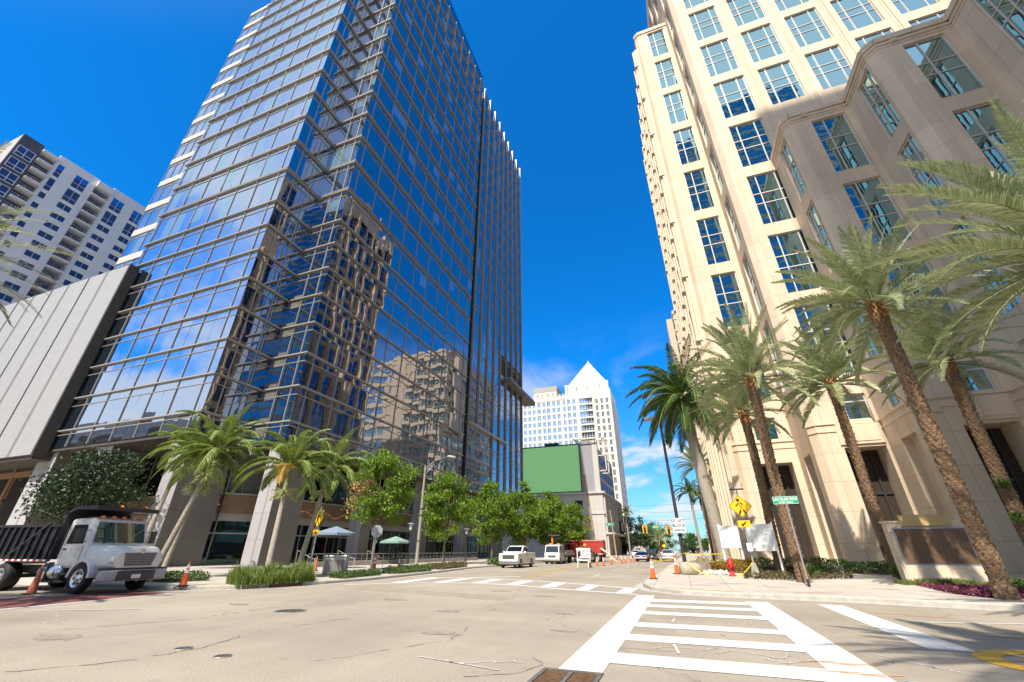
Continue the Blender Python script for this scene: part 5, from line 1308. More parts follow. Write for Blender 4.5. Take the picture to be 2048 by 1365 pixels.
o = MB(); o.box(-6.75,-.9,1.3,-6.68,.9,2.1); o.box(-6.7,-1.27,1.9,-6.2,-1.255,2.4); o.build('tailgate', mat('yellow_tailgate',(.5,.3,.04),.5,.2,3), TR)
o = MB(); o.tube([(-4.6,-1.3,1.2),(-2.3,-1.3,2.75),(-2.05,-1.22,2.95)],.025,6); o.build('tarp_arm', mGrey, TR)
for x,y,rr,wd in ((0,-1.03,.52,.30),(0,1.03,.52,.30),(-4.55,-.98,.52,.52),(-4.55,.98,.52,.52)): wheel(TR,x,y,rr,wd)
ob = MB(); s_ = .62; ob.add([(0,.0,-s_),(s_,.0,0),(0,.0,s_),(-s_,.0,0),(0,.02,-s_),(s_,.02,0),(0,.02,s_),(-s_,.02,0)],[(0,1,2,3),(7,6,5,4),(0,4,5,1),(1,5,6,2),(2,6,7,3),(3,7,4,0)])
sgn = thing('roadwork_sign','orange diamond roadwork sign leaning behind the dump truck bed','sign',(-29.5,15.8,0),R(20)); ob.xf(Matrix.Translation((0,0,3.15))); ob.build('plate', mat('sign_orange',(.78,.22,.02),.5,.08,4), sgn)
o = MB(); o.tube([(0,.05,0),(0,.05,3.1)],.03,8); o.build('post', mSteel, sgn); o = MB(); o.lathe([(.09,-.004),(.09,.004)],12,(0,-.006,3.2),0,False,'y'); o.build('mark', mSignK, sgn)

# --- generic passenger vehicles, built facing +x
def car(name, label, cat, loc, rz, paint, kind, group=None, face='front'):
    o = thing(name, label, cat, loc, rz, group)
    if kind == 'pickup':
        L0, L1, w, wb, r = -3.35, 2.5, 1.0, (-2.0,1.55), .42; belt = 1.22
        top = [(2.5,.62),(2.5,1.18),(2.42,1.26),(1.0,1.32),(.9,1.34),(-1.05,1.34),(-3.35,1.34)]
        cabst = [(.95,.88,1.25,1.36,.05),(.25,.84,1.25,1.92,.14),(-.2,.83,1.25,1.97,.16),(-.95,.83,1.25,1.95,.14),(-1.15,.86,1.25,1.40,.05)]
    elif kind == 'suv':
        L0, L1, w, wb, r = -2.45, 2.3, .96, (-1.45,1.4), .37; belt = 1.05
        top = [(2.3,.6),(2.26,.88),(2.1,.98),(.95,1.06),(-2.35,1.10),(-2.45,1.0)]
        cabst = [(.95,.84,1.0,1.12,.05),(.2,.80,1.0,1.66,.14),(-.6,.79,1.0,1.74,.16),(-2.0,.78,1.0,1.68,.15),(-2.38,.82,1.0,1.15,.06)]
    elif kind == 'van':
        L0, L1, w, wb, r = -2.8, 1.1, 1.0, (-1.9,.45), .38; belt = 1.2
        top = [(1.1,.5),(1.1,1.1),(.95,1.25),(-1.0,1.3),(-2.8,1.3)]
        cabst = [(1.02,.95,1.1,1.2,.06),(.78,.93,1.1,2.15,.14),(-.2,.92,1.1,2.22,.16),(-.75,.92,1.1,2.2,.1)]
    else:
        L0, L1, w, wb, r = -2.3, 2.3, .90, (-1.35,1.4), .33; belt = .95
        top = [(2.3,.5),(2.24,.72),(2.0,.80),(.95,.92),(-1.6,.98),(-2.2,.95),(-2.3,.8)]
        cabst = [(1.0,.78,.88,.96,.04),(.15,.72,.88,1.36,.12),(-.5,.71,.88,1.42,.14),(-1.1,.72,.88,1.34,.12),(-1.85,.76,.88,1.0,.05)]
    pr = arch_profile(L0+.08, L1-.05, .34, top[:], wb, r*1.12)
    pr = [(L0+.08,.34)]+[q for q in pr[1:]]
    b = MB(); b.sideprism(pr, -w, w, 0); bo = b.build('body', paint, o)
    bv = bo.modifiers.new('soft_edges','BEVEL'); bv.width = .06; bv.segments = 3; bv.limit_method = 'ANGLE'; bv.angle_limit = R(35)
    c = MB(); c.loft(cabst, 0, 4); c.build('cabin', paint, o)
    def interp(x):
        for i in range(len(cabst)-1):
            a, d = cabst[i], cabst[i+1]
            if d[0] <= x <= a[0]:
                f = (x-a[0])/(d[0]-a[0]); return [a[k]+(d[k]-a[k])*f for k in range(5)]
    a0, a1, an1, an = cabst[0], cabst[1], cabst[-2], cabst[-1]
    def slope(s0, s1, nm, sg):
        m = MB(); p0, p1 = .12, .88
        def pt(f,y,lift): 
            x = s0[0]+(s1[0]-s0[0])*f; z = s0[3]+(s1[3]-s0[3])*f; wv = (s0[1]+(s1[1]-s0[1])*f)-.10
            nx = (s1[3]-s0[3]); nz = -(s1[0]-s0[0]); l = math.hypot(nx,nz); return (x+sg*abs(nx)/l*.02, y*wv, z+abs(nz)/l*.02)
        q = [pt(p0,-1,0),pt(p0,1,0),pt(p1,.95,0),pt(p1,-.95,0)]; m.add(q,[(0,1,2,3) if sg > 0 else (3,2,1,0)]); m.build(nm, mCarGlass, o)
    slope(a0,a1,'windscreen',1); slope(an,an1,'rear_window',-1)
    for s in (-1,1):
        xs_ = [a1[0]+.35*(a0[0]-a1[0]), a1[0]-.05, (a1[0]+an1[0])/2+.04]
        sections = [(a1[0]+.40*(a0[0]-a1[0]), (a1[0]+an1[0])/2+.05), ((a1[0]+an1[0])/2-.05, an1[0]+(.3*(an[0]-an1[0])))]
        for i,(xa,xb) in enumerate(sections):
            m = MB(); A_, B_ = interp(xa), interp(xb); 
            def sp(S,f): z = belt+.08+f*(S[3]-belt-.2); return (S[0], s*(S[1]+.012), max(z, belt+.08))
            xm0 = max(min(xa, a1[0]-.02), xb); Mi = interp(xm0); q = [sp(A_,0),sp(B_,0),sp(B_,1),sp(Mi,1)]
            m.add(q,[(0,1,2,3) if s > 0 else (3,2,1,0)]); m.build('side_window', mCarGlass, o)
        m = MB(); m.rbox(a0[0]-.35,s*(w+.12)-.1,belt+.05,a0[0]-.2,s*(w+.12)+.1,belt+.24,.03); m.build('mirror', paint if kind != 'van' else mGrey, o)
        hz = top[1][1]-.12
        m = MB(); m.rbox(L1-.2,s*(w-.22)-.18,hz-.12,L1+.012,s*(w-.22)+.18,hz+.06,.04); m.build('headlight', mLampW, o)
        m = MB(); tz = top[-1][1]-.18; m.rbox(L0-.005,s*(w-.12)-.1,tz-.22,L0+.2,s*(w-.12)+.1,tz+.06,.03); m.build('tail_light', mLampR, o)
        m = MB(); xd = (a1[0]+an1[0])/2
        for xx in (a0[0]-.25, xd, an1[0]-.1):
            m.box(xx-.006,s*w-(.004 if s > 0 else -.004)-.004,.5,xx+.006,s*w+.004,belt)
        m.box(xd+.12,s*w-.01,belt-.16,xd+.3,s*w+.02,belt-.12); m.build('door_line', mGrey, o)
    m = MB(); hz = top[1][1]
    if kind == 'pickup':
        m.rbox(L1-.1,-.62,.78,L1+.03,.62,1.14,.04,1); 
        for k in range(4): m.box(L1+.028,-.58,.84+.075*k,L1+.045,.58,.86+.075*k,0)
    else: m.rbox(L1-.1,-.5,hz-.36,L1+.02,.5,hz-.12,.03,1)
    m.build('grille', [mChrome, mGrey], o)
    m = MB(); m.rbox(L1-.2,-w*.98,.40,L1+.1,w*.98,.64,.06); m.build('bumper', mChrome if kind == 'pickup' else mBumper, o)
    m = MB(); m.rbox(L0-.08,-w*.98,.42,L0+.15,w*.98,.64,.05); m.build('bumper', mBumper if paint is not mBlackPaint else mGrey, o)
    m = MB(); m.box(L0-.085,-.16,.66,L0-.075,.16,.80); m.build('number_plate', mSignW, o)
    m = MB(); m.box(L0+.2,-w+.12,.22,L1-.2,w-.12,.42); m.build('underbody', mGrey, o)
    for x in wb:
        for s in (-1,1): wheel(o, x, s*(w-.12), r, .24, mChrome if paint is not mBlackPaint else mGrey)
    return o
FR, BKW = R(-90), R(90)     # facing the camera / facing away
car('pickup_truck','white pickup truck parked facing the camera by the left kerb','pickup truck',(-16.15,44.6,0),FR+R(1),mWhitePaint,'pickup')
lt = car('cab_over_truck','small white cab-over truck parked behind the pickup','truck',(-15.95,58.3,0),FR,mWhitePaint,'van')
m = MB(); m.box(-6.5,-1.1,.75,-1.0,1.1,.95,0); m.box(-6.5,-1.1,.95,-6.4,1.1,1.6,0); m.box(-1.2,-1.1,.95,-1.05,1.1,2.3,0); m.build('flat_bed', mGrey, lt)
m = MB(); m.rbox(-.45,-.7,2.26,-.25,-.35,2.36,.03); m.rbox(-.45,.35,2.26,-.25,.7,2.36,.03); m.build('beacon', mLampO, lt)
m = MB(); m.box(-2.4,-.9,.96,-2.2,-.7,3.3,0); m.box(-2.45,-1.2,3.3,-2.0,.3,3.45,1); m.build('crane_post', [mat('orange_paint',(.72,.24,.02),.45,.1,4), mGrey], lt)
wheel(lt, -4.6,-.85,.4,.4); wheel(lt,-4.6,.85,.4,.4)
bp = car('pickup_truck','black pickup loaded with sacks, seen from behind beside the barricade','pickup truck',(-13.5,66.2,0),BKW,mBlackPaint,'pickup')
m = MB(); q_ = random.Random(5)
for k in range(9): m.lathe([(.02,-.2),(.22,-.16),(.28,0),(.22,.16),(.02,.2)],8,(-3.0+q_.random()*1.2,-.6+q_.random()*1.2,1.4+.35*q_.random()))
m.build('load', mat('sacks',(.42,.31,.16),.8,.3,6), bp)
car('sedan','dark blue and black sedan behind the cones, seen from behind','car',(-6.6,77.6,0),BKW,mat('dark_blue_paint',(.012,.018,.06),.2,.05,2,coat=.9),'sedan')
car('suv','black sport utility vehicle ahead of the dark sedan','car',(-5.3,82.6,0),BKW,mBlackPaint,'suv')
car('suv','silver sport utility vehicle driving away on the right lane','car',(-2.6,78.2,0),BKW,mSilver,'suv')
car('suv','white vehicle facing the camera far down the street','car',(-11.5,120,0),FR,mWhitePaint,'suv')
car('suv','white vehicle half hidden behind the cab-over truck','car',(-18.0,66.5,0),FR,mWhitePaint,'van')
car('sedan','small white car far down the right lane','car',(-3.4,130,0),BKW,mWhitePaint,'sedan')
# red dump truck standing across the work zone
RT = thing('dump_truck','red dump truck body across the work zone behind the black pickup','dump truck',(-14.0,72.5,0),R(0))
m = MB(); m.box(-2.9,-1.2,1.15,2.2,1.2,2.75); m.box(-3.0,-1.26,2.75,2.3,-1.1,2.9); m.box(-3,1.1,2.75,2.3,1.26,2.9)
for k in range(7): m.box(-2.7+.76*k,-1.3,1.15,-2.55+.76*k,-1.2,2.75)
m.box(2.2,-1.25,1.0,2.35,1.25,2.95); m.build('dump_bed', mRedT, RT)
m = MB(); m.box(-3.0,-1.2,2.9,2.3,1.2,3.0); m.build('tarp', mat('sand_tarp',(.55,.40,.25),.85,.15,3), RT)
m = MB(); m.box(-5.2,-.5,.6,2.4,.5,1.0); m.build('chassis', mGrey, RT)
m = MB(); m.loft([(-5.6,1.1,.8,2.5,.2),(-3.2,1.1,.8,2.5,.2)],0,4); cb_ = m.build('cab', mRedT, RT); m = MB(); m.box(-5.2,-1.115,1.6,-4.0,-1.105,2.3); m.build('side_window', mCarGlass, RT)
for x in (-4.6,.2,1.4):
    for s in (-1,1): wheel(RT, x, s*.95, .5, .4)
# ------------------------------------------------------------------ cones
def cone_thing(label, loc, h=.92, old=False, rz=0, group='orange traffic cones'):
    o = thing('traffic_cone', label, 'traffic cone', loc, rz, group); k = h/.92
    m = MB(); m.rbox(-.19*k,-.19*k,0,.19*k,.19*k,.04,.012); m.build('base', mBlack if not old else mat('dirty_rubber',(.06,.05,.045),.9,.2,8), o)
    r = lambda z: (.145-.115*z/.90)*k
    col = mOrangeOld if old else mOrange; m = MB(); m.lathe([(r(.04),.04*k),(r(.88),.88*k),(r(.92)*.6,.92*k)],20); m.build('body', col, o)
    if not old:
        for z0,z1 in ((.48,.60),(.66,.80)):
            m = MB(); m.lathe([(r(z0)+.004,z0*k),(r(z1)+.004,z1*k)],20); m.build('band', mBand, o)
    return o
c0 = cone_thing('large orange cone with two white bands on the right kerb corner',(-1.7,24.9,zr(24.9)))
cones = [((-.6,28.1,zr(28)),'orange cone with white bands just left of the lamp post base',1),
 ((-20.0,14.0,.15),'bright orange cone with white bands on the corner right of the dump truck',1),
 ((-9.35,48.0,0),'first orange cone in the work zone, right behind the white barricade',1),((-9.22,51.4,0),'orange cone second to the right from the white barricade',1),
 ((-8.9,53.6,0),'orange cone third to the right from the white barricade',1),((-8.93,59.8,0),'tall orange cone right of the red truck, fourth from the barricade',1.1),
 ((-8.3,65.2,0),'orange cone fifth from the white barricade, alone in the gap',1),((-8.15,68.2,0),'orange cone sixth from the white barricade',1),
 ((-7.9,73.2,0),'orange cone left of the dark sedan, third away from it',1),((-7.6,75.0,0),'orange cone left of the dark sedan, second away from it',1),((-7.35,78.5,0),'orange cone touching the left side of the dark sedan in view',1),
 ((-11.6,84,0),'far orange cone right of the red truck, left one of the far pair',1),((-11.0,85.5,0),'far orange cone right of the red truck, right one of the far pair',1),
 ((-22.4,33.2,.15),'small orange cone standing alone on the left pavement under the first tree',.9)]
for loc,lab,sc in cones: copy_thing(c0, loc, rnd.uniform(0,1.5), lab, None, (sc,sc,sc))
cone_thing('faded dirty orange cone without bands in front of the dump truck tank',(-23.4,10.7,0),.98,True)
cone_thing('faded orange cone at the left edge by the dump truck rear wheel',(-27.2,9.9,0),.95,True)
cone_thing('slim faded cone on the left pavement behind the grey utility box',(-25.5,27.2,.15),.95,True)
o = thing('channelizer_post','orange channelizer post with white bands by the stop sign','traffic post',(-19.9,26.6,.15)); m = MB(); m.lathe([(.1,.05),(.1,.95),(.06,1.05),(.05,1.1)],14); m.build('body', mOrange, o)
m = MB(); m.lathe([(.104,.55),(.104,.68)],14); m.lathe([(.104,.78),(.104,.9)],14); m.build('band', mBand, o); m = MB(); m.rbox(-.2,-.2,0,.2,.2,.05,.015); m.build('base', mBlack, o)

# ------------------------------------------------------------------ signs
def ped_figure():
    m = MB(); z = -.012
    m.lathe([(.075,-.003),(.075,.003)],14,(-.06,z,.30),0,False,'y')
    def limb(pts, w): 
        for i in range(len(pts)-1): 
            a, b = pts[i], pts[i+1]; m.beam((a[0],z-.001*i,a[1]),(b[0],z-.001*i,b[1]),.006,w)
    limb([(-.02,.20),(.03,-.02)],.15); limb([(.02,-.02),(-.03,-.20),(-.10,-.38)],.075); limb([(.05,-.02),(.10,-.18),(.19,-.36)],.075)
    limb([(-.06,.17),(-.13,.06),(-.22,.02)],.05); limb([(.04,.18),(.12,.08),(.13,-.04)],.05)
    return m
def diamond(s, y0, y1, m=0, mb=None):
    mb = mb or MB(); mb.add([(0,y0,-s),(s,y0,0),(0,y0,s),(-s,y0,0),(0,y1,-s),(s,y1,0),(0,y1,s),(-s,y1,0)],[(0,1,2,3),(7,6,5,4),(0,4,5,1),(1,5,6,2),(2,6,7,3),(3,7,4,0)],m); return mb
def ped_sign(label, loc, rz, zc, s, flip, base=True):
    o = thing('crossing_sign', label, 'road sign', loc, rz)
    M_ = Matrix.Translation((0,-.06,zc))
    m = diamond(s,0,.012); m2 = MB()
    for k in range(4):
        a = [(0,-s),(s,0),(0,s),(-s,0)][k]; b = [(s,0),(0,s),(-s,0),(0,-s)][k]; f = .93; m2.beam((a[0]*f,-.006,a[1]*f),(b[0]*f,-.006,b[1]*f),.006,.018)
    m.xf(M_); pl = m.build('plate', mSignY, o); m2.xf(M_); m2.build('border', mSignK, pl)
    f = ped_figure(); sc = s/.56
    f.xf(M_ @ Matrix.Diagonal((-sc if flip else sc,1,sc,1))); f.build('pedestrian_symbol', mSignK, pl)
    z2 = zc-s-.30
    m = MB(); m.rbox(-.31,-.07,z2-.17,.31,-.055,z2+.17,.005); p2 = m.build('arrow_plate', mSignY, o)
    m = MB(); sg = 1 if flip else -1
    m.beam((-.10*sg,-.078,z2+.09),(.05*sg,-.078,z2-.04),.006,.06); m.add([(.14*sg,-.078,z2-.11),(-.01*sg,-.078,z2-.10),(.13*sg,-.078,z2+.04)],[(0,1,2)]); m.build('arrow', mSignK, p2)
    m = MB(); m.rbox(-.30,-.09,z2+.19,.30,.02,z2+.30,.01); m.build('flasher_bar', mGrey, o)
    m = MB(); m.tube([(0,0,0),(0,0,zc+s+.15)],.05,12,0); m.build('post', mSteel, o)
    m = MB(); m.rbox(-.36,-.20,zc+s+.28,.36,.22,zc+s+.32,.008); m.tube([(0,0,zc+s+.1),(0,0,zc+s+.28)],.02,6); m.xf(Matrix.Rotation(0,4,'X')); m.build('solar_panel', mDarkMetal, o)
    if base:
        m = MB(); m.lathe([(.25,0),(.2,.12),(.13,.45),(.1,.6),(.05,.62)],4,(0,0,0),0,False); m.build('base', mConc, o)
        m = MB(); m.rbox(-.13,-.22,1.15,.13,-.05,1.55,.02); m.build('push_button_box', mSignW, o)
    return o
rs = ped_sign('yellow pedestrian crossing sign on a concrete base at the right corner',(3.28,27.6,zr(27.6)),R(-6),3.40,.60,False)
ls = ped_sign('yellow pedestrian crossing sign turned aside beside the left palm trunk',(-22.2,23.2,.15),R(-12),3.25,.58,True,False)
m = diamond(.58,.08,.09); m.xf(Matrix.Translation((.1,.0,3.25))); m.build('back_plate', mSteel, ls)

o = thing('street_lamp','dark lamp post with a flat head, carrying the do not block sign','street lamp',(-.12,34.3,.3))
m = MB(); m.tube([(0,0,0),(-.14,0,11.1)],[.13,.085],12); m.build('post', mDarkMetal, o)
m = MB(); m.tube([(-.14,0,10.75),(-.5,-.05,10.78)],.05,8); m.build('arm', mDarkMetal, o)
m = MB(); m.rbox(-1.32,-.22,10.55,-.45,.22,10.80,.04,0); m.box(-1.2,-.17,10.535,-.6,.17,10.549,1); m.build('lamp_head', [mat('lamp_grey',(.20,.20,.21),.5,.05,3), mat('lamp_lens',(.55,.5,.42),.3)], o)
m = MB()
for s in (-1,1): m.beam((.02*s,0,.5),(.32*s,0,.0),.06,.08)
m.build('base_plate', mDarkMetal, o)
sg = thing('regulatory_sign','white sign reading DO NOT BLOCK INTERSECTION on the dark lamp post','road sign',(-.12,34.05,2.62),R(-3))
m = MB(); m.rbox(-.42,-.02,0,.42,0,.98,.01); m.build('plate', mSignW, sg)
for z,tx,sz,sx in ((.79,'DO NOT',.27,.80),(.50,'BLOCK',.29,.88),(.18,'INTERSECTION',.17,.62)): lettering(tx,sz,mSignK,sg,(0,-.026,z),sx,.006)
m = MB()
for k in range(4): 
    a = [(-.39,.03),(.39,.03),(.39,.95),(-.39,.95)][k]; b = [(.39,.03),(.39,.95),(-.39,.95),(-.39,.03)][k]; m.beam((a[0],-.022,a[1]),(b[0],-.022,b[1]),.004,.012)
m.build('border', mSignK, sg)
o = thing('street_name_sign','green street name sign on a thin post at the right pavement','street sign',(4.62,23.0,zr(23)),R(-4))
m = MB(); m.tube([(0,0,0),(0,0,3.25)],.035,8); m.build('post', mSteel, o)
m = MB(); m.rbox(-.50,-.012,3.22,.50,.012,3.54,.008,0); pl = m.build('plate', mSignG, o)
m = MB()
for a,b in (((-.49,3.23),(.49,3.23)),((.49,3.23),(.49,3.53)),((.49,3.53),(-.49,3.53)),((-.49,3.53),(-.49,3.23))): m.beam((a[0],-.014,a[1]),(b[0],-.014,b[1]),.004,.014)
m.build('border', mSignW, pl)
lettering('LAS OLAS WAY',.175,mSignW,pl,(0,-.016,3.42),.80,.004); lettering('SE 2ND AVENUE',.09,mSignW,pl,(0,-.016,3.29),.85,.002)
m = MB(); m.box(-.05,-.05,0,.05,.05,.28); m.build('anchor', mDarkMetal, o)
# stop sign seen from the back
o = thing('stop_sign','grey back of an octagonal stop sign on the left pavement','road sign',(-19.4,25.7,.15),R(12))
m = MB(); oc = [(.42*math.cos(R(22.5+45*k)), .42*math.sin(R(22.5+45*k))) for k in range(8)]
m.add([(x,-.01,z+2.5) for x,z in oc]+[(x,.01,z+2.5) for x,z in oc],[tuple(range(8)),tuple(range(15,7,-1))]+[(i,8+i,8+(i+1)%8,(i+1)%8) for i in range(8)]); m.build('plate', mSteel, o)
m = MB(); m.tube([(0,-.04,0),(0,-.04,2.7)],.035,8); m.build('post', mSteel, o); m = MB(); m.rbox(-.12,-.02,1.78,.12,0,1.98,.005); m.build('small_plate', mSteel, o)
# blank boards on posts
def board(label, loc, rz, w_, h, z0, posts, mid=False):
    o = thing('notice_board', label, 'board', loc, rz); m = MB(); m.box(-w_/2,-.03,z0,w_/2,.03,z0+h); m.build('panel', mSignW, o)
    for x in posts: m = MB(); m.box(x-.05,.035,-.3,x+.05,.135,z0+h+.08); m.build('post', mSignW, o)
board('smaller blank white board on two white posts left of the crossing sign',(2.66,30.4,zr(30)),R(8),1.05,1.22,1.25,(-.5,.5))
board('larger blank white board on a tall white post right of the crossing sign',(4.28,30.1,zr(30)),R(-3),1.28,1.42,1.1,(-.68,.70))
# brown monument sign
o = thing('monument_sign','wide brown blank monument sign framed in cream stone in the right planting','sign',(10.55,26.2,zr(26)))
m = MB(); m.box(-1.5,-.15,-.3,1.75,.35,2.42,0); m.box(-1.56,-.2,2.42,1.8,.4,2.50,0); m.box(-1.5,-.2,-.3,1.75,-.151,.68,0); m.build('stone_body', mStone, o)
m = MB(); m.box(-1.33,-.21,.70,1.32,-.152,2.20,1); m.box(-1.28,-.225,.75,1.27,-.211,2.15,0); m.build('brown_panel', [mat('plain_brown',(.145,.088,.052),.6,.03,1), mSteel], o)
m = MB(); m.box(-.98,-.28,2.28,.86,-.205,2.74,0); m.build('top_plaque', mat('tan_plaque',(.47,.33,.14),.6,.04,2), o)

# ------------------------------------------------------------------ hydrant, rubble, tape
o = thing('fire_hydrant','red fire hydrant in front of the croton bush','hydrant',(2.15,27.4,zr(27.4)))
m = MB(); m.lathe([(.17,0),(.17,.05),(.11,.07),(.105,.50),(.14,.52),(.14,.57),(.12,.60),(.11,.70),(.06,.78),(.03,.80),(.03,.86),(.01,.87)],18)
m.build('barrel', mat('hydrant_red',(.58,.02,.02),.45,.08,6), o); hr = o.children[0].data.materials[0]
m = MB(); m.lathe([(.06,-.2),(.07,-.2),(.07,-.16),(.05,-.15),(.05,.15),(.07,.16),(.07,.2),(.01,.2)],12,(0,0,.47),0,True,'x'); m.build('side_outlets', hr, o)
m = MB(); m.lathe([(.01,-.2),(.08,-.2),(.08,-.15),(.065,-.14),(.06,-.05)],12,(0,0,.44),0,True,'y'); m.build('front_outlet', hr, o)
m = MB(); q = random.Random(3); gv = 26; vs = []; fs = []
for i in range(gv+1):
    for j in range(gv+1):
        x, y = i/gv*2-1, j/gv*2-1; h = max(0,1-(x*x+y*y))**.8; nn = noise.fractal(Vector((x*3,y*3,1.3)),1,2,4)
        vs.append((x*1.0+.85, y*1.5+30.9, zr(30.5)-.04+.62*h*(1+.6*nn)+.05*nn*h))
for i in range(gv):
    for j in range(gv): a_ = i*(gv+1)+j; fs.append((a_,a_+1,a_+gv+2,a_+gv+1))
m.add(vs,fs,0,False); tag(m.build('dirt_mound', mSoil), 'brown mound of dug earth beside the lamp post','dirt mound')
m = MB()
for k in range(150):
    x, y = q.uniform(.4,2.0), q.uniform(27.8,29.8); s_ = q.uniform(.04,.17); rot = Matrix.Rotation(q.uniform(0,6),4,Vector((q.random(),q.random(),q.random())).normalized())
    b = MB(); b.lathe([(.02,-s_*.6),(s_*.8,-s_*.4),(s_,.05*s_),(s_*.6,s_*.6),(.02,s_*.7)],6,(0,0,0),0,False); b.xf(Matrix.Translation((x,y,zr(y)+s_*.3)) @ rot @ Matrix.Diagonal((1,q.uniform(.6,1.3),q.uniform(.5,1),1))); m.add(b.v,b.f)
tag(m.build('rubble', mRock), 'heap of broken pale concrete between the dirt mound and the hydrant','rubble',None,'stuff')
m = MB(); m.lathe([(.02,-.55),(.30,-.55),(.36,-.4),(.34,.3),(.26,.55),(.02,.56)],12,(0,0,0),0,True,'x'); m.xf(Matrix.Translation((.15,27.9,zr(28)+.25)) @ Matrix.Rotation(R(20),4,'Z')); tag(m.build('sandbag', mat('burlap',(.42,.36,.28),.95,.3,9,bump=.6)), 'grey brown sack lying at the edge of the broken pavement','sandbag')
mTape = mat('caution_yellow', (.75,.60,.02), .4, .08, 4)
def tape(label, pts, sag):
    m = MB(); out = []
    for i in range(len(pts)-1):
        a, b = Vector(pts[i]), Vector(pts[i+1])
        for k in range(13): t_ = k/12; out.append(a.lerp(b,t_)-Vector((0,0,sag*4*t_*(1-t_))))
    for i in range(len(out)-1):
        a, b = out[i], out[i+1]
        if (a-b).length < 1e-4: continue
        m.add([a,b,b+Vector((0,.01,.05)),a+Vector((0,.01,.05))],[(0,1,2,3)])
    tag(m.build('caution_tape', mTape), label, 'caution tape')
tape('yellow caution tape sagging to the ground in front of the rubble',[(-.05,27.6,.95),(1.2,26.9,.28),(2.2,26.8,.27),(3.2,27.3,.95)],.12)
tape('yellow caution tape strung from the orange cone past the lamp post to the white board',[(-1.7,24.95,1.02),(-.6,28.1,1.1),(-.1,34.1,1.35),(2.15,30.3,1.35)],.05)

# ------------------------------------------------------------------ left pavement furniture
o = thing('utility_box','grey metal utility cabinet with a darker panel beside the left hedge','utility box',(-19.5,22.4,.15),R(28))
m = MB(); m.rbox(-.62,-.42,0,.62,.42,1.0,.03,0); m.box(-.55,-.43,.08,.55,-.421,.86,1); m.box(-.63,-.35,.08,-.621,.35,.86,1); m.build('cabinet', [mat('cabinet_grey',(.42,.41,.40),.5,.06,3,metal=.2), mat('cabinet_panel',(.20,.185,.175),.6,.05,3)], o)
m = MB(); m.rbox(-.66,-.46,1.0,.66,.46,1.08,.02); m.build('lid', mSteel, o)
o = thing('street_lamp','tall pale concrete street lamp with a cobra head left of the tower centre','street lamp',(-25.0,40,.15))
m = MB(); m.tube([(0,0,-.1),(0,0,9.6)],[.17,.10],12); m.build('post', mPalmGrey, o); m = MB(); m.tube([(0,0,9.2),(.5,.9,10.2),(1.2,2.4,10.9)],.035,8); m.tube([(0,0,8.6),(.5,.9,9.9)],.025,6); m.build('arm', mSteel, o)
m = MB(); m.loft([(-.55,.04,-.04,.05,.03),(-.3,.17,-.06,.09,.06),(.2,.19,-.08,.10,.07),(.5,.10,-.04,.06,.04)],0,4); m.xf(Matrix.Translation((1.5,3.0,11.0)) @ Matrix.Rotation(R(62),4,'Z')); m.build('lamp_head', mSignW, o)
m = MB()
for z in (2.2,4.6,5.2): m.lathe([(.165,-.05),(.165,.05)],12,(0,0,z))
m.build('strap', mDarkMetal, o)
def post_lamp(loc, lab):
    o = thing('lantern_lamp', lab, 'lamp post', loc, 0, 'black lantern posts'); m = MB(); m.lathe([(.14,0),(.14,.5),(.07,.7),(.06,3.3),(.09,3.4)],10); m.build('post', mDarkMetal, o)
    m = MB(); m.lathe([(.09,3.4),(.17,3.5),(.19,4.0),(.17,4.05)],10); m.build('lantern', mLampW, o); m = MB(); m.lathe([(.45,4.05),(.40,4.1),(.1,4.2),(.02,4.24)],14); m.build('lamp_shade', mSteel, o)
post_lamp((-29.0,44.5,.15),'black lantern lamp post beside the cobra lamp'); post_lamp((-28.5,58,.15),'black lantern lamp post behind the street tree right of the cobra lamp')
def umbrella(lab, loc, r, z, col):
    o = thing('patio_umbrella', lab, 'umbrella', loc); m = MB(); n = 8; vs = [(0,0,z+.55)]+[(r*math.cos(k*math.pi/4),r*math.sin(k*math.pi/4),z) for k in range(8)]+[(r*math.cos(k*math.pi/4),r*math.sin(k*math.pi/4),z-.18) for k in range(8)]
    m.add(vs,[(0,1+k,1+(k+1)%8) for k in range(8)]+[(1+k,9+k,9+(k+1)%8,1+(k+1)%8) for k in range(8)]); m.build('canopy', col, o); m = MB(); m.tube([(0,0,0),(0,0,z+.6)],.03,8); m.build('pole', mDarkMetal, o)
umbrella('blue patio umbrella on the restaurant terrace behind the left palms',(-28.5,32.0,.5),1.75,2.35,mat('umbrella_blue',(.20,.26,.34),.8,.06,3))
umbrella('striped teal patio umbrella behind the stop sign',(-30.5,44,.5),1.7,1.9,mat('umbrella_teal',(.22,.34,.30),.8,.3,6))
rail = thing('terrace_railing','long thin metal railing along the restaurant terrace','railing',(-31.0,40,.15))
for k in range(40): m = MB(); m.tube([(0,-8+k*.9,0),(0,-8+k*.9,1.05)],.02,5); m.build('baluster', mSteel, rail)
m = MB(); m.tube([(0,-8,1.05),(0,27.2,1.05)],.028,6); m.tube([(0,-8,.6),(0,27.2,.6)],.015,6); m.build('top_rail', mAlu, rail)
for k,(x,y) in enumerate(((-25.3,27.0),(-24.3,30.2),(-23.6,33.0))):
    o = thing('handrail', ['sloping steel handrail at the steps behind the left crossing sign','sloping steel handrail between the utility box and the stop sign','sloping steel handrail right behind the stop sign post'][k], 'handrail', (x-2,y,.15)); m = MB(); m.tube([(0,0,0),(0,0,1.35),(1.2,.3,.8),(1.45,.35,.8),(1.45,.35,.0)],.025,6); m.build('rail', mAlu, o)
o = thing('planter_wall','low pale terrace wall with steps in front of the restaurant','wall',(-31.5,40,.1)); m = MB(); m.box(-.3,-8.5,0,.3,28,.45); m.build('wall', mConc, o)

